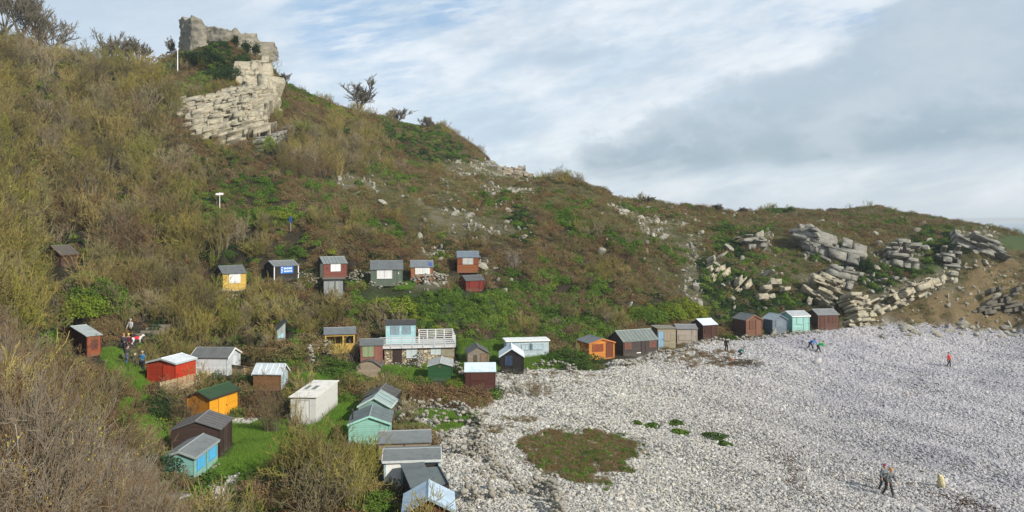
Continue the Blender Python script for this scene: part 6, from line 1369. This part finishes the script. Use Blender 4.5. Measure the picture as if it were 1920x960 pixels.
seakale(1193, 795, 20, 'small green sea kale clump, leftmost of the five on the beach'); seakale(1224, 800, 30, 'green sea kale clump second from left on the beach'); seakale(1268, 794, 28, 'green sea kale clump furthest up the beach of the right ones'); seakale(1272, 812, 36, 'green sea kale clump in the middle below the furthest one'); seakale(1338, 820, 58, 'widest green sea kale patch, right of the others'); seakale(1356, 834, 28, 'green sea kale tail below the widest patch')
def patch(name, lab, poly, n, temps, s0, s1, seed, cat='vegetation'):
    q = np.random.default_rng(seed); xs = []; c = np.array(poly); x0, y0 = c.min(0); x1, y1 = c.max(0); P = []
    ys = [hit((x0+x1)/2, y0), hit((x0+x1)/2, y1)]
    while len(P) < n:
        Y = math.sqrt(q.uniform(ys[1].y**2*.9, ys[0].y**2*1.1)); px = q.uniform(x0-10, x1+10); X = (px-CX)/F*Y; Z = gz1(X, Y); py = HY+F*(EYE-Z)/Y
        jx = (float(fbm(np.array([X*.4]), np.array([Y*.4]), seed, 4)[0])-.5)*120
        if inpoly(np.array([px+jx]), np.array([py+jx*.3]), poly)[0]: P.append((X, Y, Z+.03))
    n = len(P); s = q.uniform(s0, s1, n)
    scatter(name, P, np.stack([q.normal(size=n)*.2, q.normal(size=n)*.2, q.uniform(0, 6.28, n)], 1), np.stack([s, s, s*.8], 1), q.integers(0, len(temps), n), temps, lab)
oval = [(975, 850), (990, 825), (1030, 810), (1100, 808), (1160, 820), (1185, 850), (1170, 885), (1120, 905), (1060, 900), (1010, 885)]
patch('brown_ground_cover', 'low brown and olive plants in a big oval mat on the pebbles', oval, 1500, [brownT[0], heathT[0], brownT[1], brackT[0], heathT[1], brownT[2], brownT[3], leafT[0]], .16, .44, 3)
patch('mat_fringe', 'straggling small plants around the edge of the oval mat on the pebbles', [(950, 850), (985, 805), (1100, 792), (1190, 815), (1215, 855), (1180, 905), (1110, 925), (1030, 915)], 420, [heathT[0], brownT[1], brackT[0], leafT[1]], .08, .24, 31)
patch('beach_edge_plants', 'low brown plants at the top of the beach in front of the dark pale roofed hut', [(1240, 655), (1300, 650), (1370, 655), (1360, 680), (1290, 688), (1240, 680)], 330, [brownT[1], heathT[0], brackT[1]], .25, .5, 4)
patch('beach_edge_plants', 'scattered weeds on the upper pebbles below the maroon pale roofed hut', [(900, 735), (1040, 700), (1130, 700), (1060, 725), (960, 745), (910, 755)], 240, [heathT[0], heathT[1], grassT[0], brackT[0]], .2, .42, 5)
patch('beach_edge_plants', 'brown weeds right of the garden walls', [(885, 775), (925, 780), (935, 815), (895, 810)], 90, [brownT[1], heathT[0]], .2, .42, 6)
patch('beach_edge_plants', 'thin weeds on the pebbles left of the oval mat', [(950, 785), (1000, 782), (1030, 800), (965, 806)], 70, [brownT[1], heathT[2]], .18, .36, 8)
patch('green_weeds', 'green weeds on the stony ground below the turquoise hut', [(400, 880), (470, 870), (480, 960), (390, 960)], 160, [leafT[0], grassT[0], leafT[1]], .12, .3, 7)
M_WEED = tinted('seaweed', [(.07, .035, .015), (.10, .05, .02), (.04, .03, .02)])
weedT = [template('seaweed_tuft', *tuft(70+s, 60, .08, .5, .03), M_WEED) for s in range(2)]
patch('seaweed', 'dark brown seaweed stranded among the stones on the lower beach', [(1740, 925), (1800, 925), (1880, 960), (1860, 1000), (1760, 970)], 260, weedT, .3, .8, 9)
patch('seaweed', 'dark seaweed line on the middle of the beach', [(1440, 830), (1470, 845), (1530, 925), (1550, 940), (1500, 925), (1445, 850)], 120, weedT, .3, .7, 10)
patch('seaweed', 'dark seaweed line on the far right part of the beach', [(1690, 690), (1780, 715), (1740, 740), (1700, 750), (1670, 720)], 120, weedT, .4, .9, 11)
# ------------------------------------------------------------------ fences, signs, poles, steps
def parentkeep(o, r): o.parent = r; return o
woodpale = plain('bare_timber', (.46, .37, .22), .8, .3)
def picket():
    a = hit(300, 742); b = hit(394, 716); a.z = max(a.z, 2.4); b.z = max(b.z, 2.7)
    r = empty('picket_fence', tuple(a)); tag(r, 'pale timber picket fence running beside the bright red hut', 'fence')
    d = b-a; n = 44; L = d.length; me = MB().box(-.035, .035, -.012, .012, 0, 1.15).build('picket', woodpale, r)
    yaw = math.atan2(d.y, d.x)
    for k in range(n):
        o = me if k == 0 else me.copy()
        if k: COL.objects.link(o); o.parent = r
        p = d*(k/(n-1)); o.location = (p.x, p.y, p.z-.1+random.Random(k).uniform(-.03, .03)); o.rotation_euler = (0, random.Random(k).uniform(-.03, .03), yaw)
    for zz in (.3, .85):
        MB().bar((0, .03, zz), (d.x, d.y+.03, d.z+zz), .03, 4).build('rail', woodpale, r)
picket()
def poleobj(name, lab, cat, px, py, h, r, mat, extra=None, Y=None):
    p = hit(px, py) if Y is None else pt(px, py, Y); root = empty(name, tuple(p)); tag(root, lab, cat)
    MB().bar((0, 0, -.4), (0, 0, h), r, 8, r*.7).build('pole', mat, root)
    if extra: extra(root, h)
    return root
wht = plain('white_paint', (.8, .8, .78), .5, .1)
poleobj('flagpole', 'white flagpole on the castle lawn in front of the ivy knoll', 'flagpole', 333, 139, 4.6, .10, wht, lambda r, h: MB().bar((0, 0, h), (0, 0, h+.14), .10, 8, .03).build('finial', wht, r))
def arms(r, h):
    MB().box(-.52, .02, -.04, .04, h-.36, h-.08).build('sign_arm', wht, r); MB().box(.02, .46, .0, .08, h-.32, h-.05).build('sign_arm', wht, r)
poleobj('signpost', 'white fingerpost with two arms in the scrub above the upper terrace', 'signpost', 412, 388, 1.9, .05, wht, arms, Y=hit(412, 388).y-1)
def bsign(r, h): MB().box(-.2, .2, -.06, -.02, h-.75, h).build('sign_panel', plain('blue_sign', (.03, .07, .20), .4, .1), r)
poleobj('small_sign', 'small dark blue notice on a post right of the green bushes', 'sign', 545, 428, 1.5, .05, plain('galvanised', (.3, .3, .3), .5), bsign, Y=hit(545, 428).y-1)
def rsign(r, h): MB().box(-.18, .18, -.08, .06, h-.75, h).build('red_board', plain('red_paint', (.5, .03, .02), .5, .1), r)
poleobj('red_marker', 'small red board on a post deep in the thicket left of the yellow hut', 'sign', 352, 500, 1.0, .04, woodpale, rsign, Y=hit(352, 497).y-1.5)
# fence posts by the lawn
for i, px in enumerate((217, 226, 233, 240)):
    poleobj('fence_post', 'one of the pale timber posts at the left edge of the castle lawn', 'fence post', px, 126-i*.5, 1.3, .07, woodpale)['group'] = 'timber posts by the castle lawn'
def rim_rail():
    a = pt(505, 108, 156); r = empty('safety_railing', tuple(a)); tag(r, 'thin metal safety railing at the cliff edge right of the castle', 'railing'); st = plain('galvanised', (.3, .32, .33), .5)
    for k in range(4): MB().bar((k*.75, k*.2, -1.2-k*.25), (k*.75, k*.2, .25-k*.25), .035, 6).build('post', st, r)
    for q in (.2, -.3): MB().bar((0, 0, q), (2.25, .6, q-.75), .03, 6).build('rail', st, r)
rim_rail()
# white cottage and outbuilding half hidden on the left skyline
def cottage(px0, px1, pyt, pye, pyb, Y, lab, name, dep=5, rise=1.4, nwin=4):
    p = pt(px0, pyb, Y); w = (px1-px0)/F*Y; hh = (pyb-pye)/F*Y; rise = (pye-pyt)/F*Y; r = empty(name, tuple(p)); tag(r, lab, 'house')
    m = MB(); m.box(0, w, 0, dep, -2, hh); m.build('walls', plain('white_render', (.75, .75, .72), .8, .1), r)
    m = MB(); m.prism([(-.3, hh+.01), (dep+.3, hh+.01), (dep/2, hh+rise)], 'x', -.3, w+.3); m.build('roof', roofing((.09, .10, .105)), r)
    for k in range(nwin):
        x0 = w*(k+.3)/nwin; o = MB().box(x0, x0+w*.4/nwin, -.05, .02, hh*.3, hh*.8).build('window', plain('window_pane', (.05, .06, .07), .2, .1), r)
cottage(-60, 42, 80, 92, 108, 131, 'long white cottage with dark roof half hidden by bare shrubs on the left edge', 'white_cottage', nwin=7)
cottage(44, 72, 95, 100, 109, 130, 'small white outbuilding right of the long white cottage', 'outbuilding', 3, nwin=3)
# steps of the path
def steps():
    p = hit(262, 634); r = empty('path_steps', tuple(p)); tag(r, 'dark timber edged steps climbing behind the walkers at left', 'steps'); tr_ = plain('step_tread', (.09, .08, .065), .9, .3); rs = plain('step_edge', (.22, .19, .15), .9, .3)
    for k in range(5):
        q = Vector((p.x+.25*k, p.y+.55*k, 0)); z = p.z+.22*k
        MB().box(.25*k-.9, .25*k+.9, .55*k, .55*k+.62, -1+.22*k, .22*k+.1).build('step', tr_, r)
        MB().box(.25*k-.92, .25*k+.92, .55*k-.07, .55*k, -1+.22*k, .22*k+.14).build('step_edge', rs, r)
steps()
# ------------------------------------------------------------------ people and dogs
def skinobj(name, nodes, edges, mat, parent, root=0, sub=1):
    me = bpy.data.meshes.new(name); me.from_pydata([n[0] for n in nodes], edges, []); me.materials.append(mat)
    o = bpy.data.objects.new(name, me); COL.objects.link(o); o.parent = parent
    m = o.modifiers.new('skin', 'SKIN'); m.use_smooth_shade = True
    if not me.skin_vertices: return o
    for i, v in enumerate(me.skin_vertices[0].data): v.radius = (nodes[i][1],)*2 if not isinstance(nodes[i][1], tuple) else nodes[i][1]; v.use_root = (i == root)
    s = o.modifiers.new('sub', 'SUBSURF'); s.levels = sub; s.render_levels = sub
    return o
def cloth(c): return plain('cloth', c, .85, .15, 8)
SK = plain('skin', (.50, .30, .21), .6, .05)
def person(px, py, lab, top, legs, hat=None, hair=(.12, .08, .05), H=1.72, yaw=0.0, lean=0.0, stride=.2, arm=(.25, .25), armf=(0, 0), Y=None, extra=None, side=0.0, crouch=0.0):
    """yaw 0 faces the camera; lean radians forwards from the hips; stride half step; arm angles out, armf forward swing"""
    p = hit(px, py) if Y is None else Vector(((px-CX)/F*Y, Y, gz1((px-CX)/F*Y, Y)))
    root = empty('person', tuple(p), yaw); tag(root, lab, 'person'); root.scale = (H/1.72,)*3
    hz = .92-crouch*.35; fwd = Vector((0, -1, 0)); S = math.sin; Cc = math.cos
    hip = Vector((0, 0, hz)); up = Vector((side, -S(lean), Cc(lean))).normalized(); ch = hip+up*.30; nk = hip+up*.56; hd = nk+(up*.8+fwd*.25*S(lean)+Vector((0, 0, .25))).normalized()*.16; top_ = hd+(up+Vector((0, 0, .6))).normalized()*.11
    N = [(hip, .13), (hip+up*.15, (.14, .11)), (ch, (.165, .12)), (nk-up*.05, (.11, .09)), (nk, .055), (hd-up*.03, (.085, .09)), (top_, (.075, .08)), (hd+Vector((0, -.12, -.01)), .018)]
    E = [(0, 1), (1, 2), (2, 3), (3, 4), (4, 5), (5, 6), (5, 7)]; J = {}
    for sd in (-1, 1):
        b = len(N); sh = nk+Vector((sd*.19, 0, -.04)); a = arm[0 if sd < 0 else 1]; f = armf[0 if sd < 0 else 1]
        dn = Vector((sd*S(a), -S(f), -Cc(a)*Cc(f))).normalized(); el = sh+dn*.29; dn2 = Vector((sd*S(a)*.5, -S(f+.35), -Cc(f+.35))).normalized(); wr = el+dn2*.26; pa = wr+dn2*.08
        N += [(sh, .062), (el, .042), (wr, .028), (pa, (.036, .02))]; E += [(3, b), (b, b+1), (b+1, b+2), (b+2, b+3)]
        for q in range(4): N.append((pa+dn2*(.085-.01*abs(q-1.3))+Vector(((q-1.5)*.021, -.01, 0)), .009)); E.append((b+3, len(N)-1))
        N.append((wr+dn2*.07+Vector((-sd*.045, -.03, 0)), .010)); E.append((b+2, len(N)-1))
        J[sd, 'a'] = (sh, el, wr)
        b = len(N); hj = hip+Vector((sd*.095, 0, -.04)); fy_ = -sd*stride; kn = Vector((sd*.12, fy_*.5-.06-crouch*.25, hz*.50)); an = Vector((sd*.13, fy_+.03, .08)); toe = an+Vector((sd*.02, -.17, -.045))
        N += [(hj, .10), (kn, .06), (an, .04), (toe, .035)]; E += [(0, b), (b, b+1), (b+1, b+2), (b+2, b+3)]; J[sd, 'l'] = (hj, kn, an, toe)
    skinobj('body', N, E, SK, root)
    # jacket, trousers, boots, hair or hat
    Nj = [(hip-up*.04, (.165, .14)), (hip+up*.15, (.165, .135)), (ch, (.19, .145)), (nk-up*.03, (.12, .11))]; Ej = [(0, 1), (1, 2), (2, 3)]
    for sd in (-1, 1):
        sh, el, wr = J[sd, 'a']; b = len(Nj); Nj += [(sh, .08), (el, .06), (wr, .045)]; Ej += [(3, b), (b, b+1), (b+1, b+2)]
    skinobj('jacket', Nj, Ej, cloth(top), root, 1)
    Nt = [(hip+up*.02, (.145, .13))]; Et = []
    for sd in (-1, 1):
        hj, kn, an, toe = J[sd, 'l']; b = len(Nt); Nt += [(hj, .115), (kn, .078), (an, .058)]; Et += [(0, b), (b, b+1), (b+1, b+2)]
        MB().bar(an, toe+Vector((0, -.03, 0)), .058, 8, .04).build('boot', cloth((.03, .028, .025)), root, True)
    skinobj('trousers', Nt, Et, cloth(legs), root)
    v, f = I2; cap = v[v[:, 2] > -2]*np.array([.108, .118, .10]); cap[:, 2] = np.maximum(cap[:, 2], -.03); tilt_ = hd+(top_-hd)*.45
    meshobj('hat' if hat else 'hair', cap+np.array(tilt_)+np.array([0, .015, .015]), f, cloth(hat or hair), root, True)
    if extra: extra(root, hip, nk, up)
    return root
def rucksack(c):
    def fn(r, hip, nk, up):
        b = hip+up*.34; v, f = I2; meshobj('rucksack', v*np.array([.15, .11, .22])+np.array(b)+np.array([0, .2, 0]), f, cloth(c), r, True)
    return fn
person(1665, 916, 'person in grey coat and dark trousers with orange hat walking on the lower beach', (.115, .125, .125), (.035, .04, .04), hat=(.42, .20, .05), H=1.78, yaw=.5, lean=.28, stride=.26, arm=(.5, .2), armf=(.1, .3), Y=48.6)
person(1656, 896, 'person in purple hat and grey top just behind the grey coated walker', (.13, .15, .16), (.03, .035, .04), hat=(.22, .03, .12), H=1.66, yaw=.4, lean=.15, stride=.2, arm=(.3, .2), Y=49.6)
person(1519, 668, 'person in bright blue jacket bending over on the pebbles', (.02, .17, .55), (.03, .03, .035), H=1.72, yaw=.7, lean=.95, stride=.34, arm=(.25, .25), armf=(.3, .5), Y=95)
person(1534, 671, 'person in green jacket bending beside the blue jacketed person', (.02, .38, .10), (.03, .03, .035), H=1.7, yaw=1.4, lean=.95, stride=.3, arm=(.2, .2), armf=(.6, .3), Y=94)
person(1779, 680, 'person in red jacket standing alone at the right of the beach', (.50, .02, .03), (.03, .03, .04), hair=(.10, .06, .04), H=1.7, yaw=.6, stride=.14, arm=(.25, .25), Y=92)
person(1362, 676, 'person in black clothes standing on the pebbles beside the brushwood heap', (.02, .018, .018), (.02, .018, .02), hat=(.02, .02, .02), H=1.68, yaw=2.6, stride=.08, lean=.1, arm=(.35, .2), Y=91.5)
person(1386, 682, 'person in teal jacket crouching at the brushwood heap', (.02, .20, .22), (.03, .03, .04), H=1.55, yaw=1.0, lean=1.0, crouch=.9, stride=.1, Y=90)
person(245, 629, 'grey haired person in pale grey jacket and black trousers walking down the path', (.40, .40, .40), (.012, .012, .015), hair=(.35, .34, .32), H=1.72, yaw=-.2, stride=.12, armf=(.2, .4), Y=75.5)
person(232, 657, 'person in dark jacket with orange face scarf left of the yellow hatted walker', (.05, .055, .065), (.03, .03, .035), hat=(.50, .17, .06), H=1.72, yaw=2.9, stride=.12, Y=71.5, extra=rucksack((.03, .03, .035)))
person(241, 660, 'person in maroon jacket and yellow hat on the path', (.09, .015, .03), (.03, .03, .035), hat=(.62, .48, .08), H=1.7, yaw=.2, stride=.1, Y=71.8)
person(237, 673, 'person in grey jacket and blue jeans with backpack, lowest on the path', (.07, .068, .065), (.06, .14, .30), hair=(.08, .05, .03), H=1.74, yaw=2.7, stride=.15, lean=.25, Y=69, extra=rucksack((.03, .03, .03)))
person(267, 672, 'grey haired person in bright blue jacket seen from behind at the path', (.01, .17, .42), (.04, .05, .07), hair=(.38, .36, .32), H=1.7, yaw=3.0, stride=.08, Y=69.2)
def dog(px, py, lab, fur, coat=None, yaw=0.0, s=1.0, Y=None):
    p = hit(px, py) if Y is None else Vector(((px-CX)/F*Y, Y, gz1((px-CX)/F*Y, Y))); r = empty('dog', tuple(p), yaw); r.scale = (s,)*3; tag(r, lab, 'dog'); V3 = Vector
    N = [(V3((0, .0, .50)), (.11, .13)), (V3((.28, 0, .50)), (.11, .15)), (V3((-.26, 0, .51)), (.10, .12)), (V3((.42, 0, .64)), .075), (V3((.50, 0, .74)), .08), (V3((.66, 0, .70)), .045), (V3((-.38, 0, .56)), .03), (V3((-.54, 0, .68)), .018)]
    E = [(0, 1), (0, 2), (1, 3), (3, 4), (4, 5), (2, 6), (6, 7)]
    for sy in (-1, 1):
        b = len(N); N += [(V3((.27, sy*.09, .40)), .06), (V3((.26, sy*.09, .2)), .032), (V3((.28, sy*.09, .03)), .028), (V3((.33, sy*.09, .02)), .028)]; E += [(1, b), (b, b+1), (b+1, b+2), (b+2, b+3)]
        b = len(N); N += [(V3((-.27, sy*.09, .40)), .075), (V3((-.20, sy*.09, .28)), .05), (V3((-.34, sy*.09, .17)), .028), (V3((-.31, sy*.09, .03)), .026), (V3((-.25, sy*.09, .02)), .026)]; E += [(2, b), (b, b+1), (b+1, b+2), (b+2, b+3), (b+3, b+4)]
        N.append((V3((.47, sy*.08, .80)), .025)); E.append((4, len(N)-1))
    skinobj('body', N, E, plain('fur', fur, .9, .3, 10), r)
    if coat: skinobj('dog_coat', [(V3((-.22, 0, .53)), (.125, .14)), (V3((.05, 0, .53)), (.135, .155)), (V3((.28, 0, .53)), (.13, .16))], [(0, 1), (1, 2)], cloth(coat), r, 1)
dog(256, 632, 'white dog in a red coat walking on the path behind the others', (.70, .68, .64), (.60, .03, .05), .5, 1.1, Y=74.5)
dog(254, 669, 'pale cream curly dog beside the person in bright blue', (.55, .48, .36), (.45, .28, .08), -1.2, 1.35, Y=69.8)
# brushwood heap on the beach
q = np.random.default_rng(4); segs = []
hp = hit(1385, 683)
for k in range(150):
    an = q.uniform(0, 6.28); c = np.array([hp.x, hp.y, hp.z])+np.array([q.normal()*1.3, q.normal()*.7, abs(q.normal())*.22]); d = np.array([math.cos(an), math.sin(an)*.6, q.normal()*.2])*q.uniform(.3, .8)
    segs.append([*(c-d), *(c+d), .03, .018])
tag(meshobj('brushwood_heap', *tubes(segs, 4), M_DARK), 'flat heap of dark brushwood on the pebbles beside the crouching person', 'brushwood heap')
bk = hit(1366, 676); o = MB().bar((0, 0, 0), (0, 0, .3), .13, 10, .16).build('bucket', plain('orange_plastic', (.6, .22, .06), .5, .1)); o.location = (bk.x+.3, bk.y-.3, bk.z); tag(o, 'small orange bucket at the feet of the person in black', 'bucket')
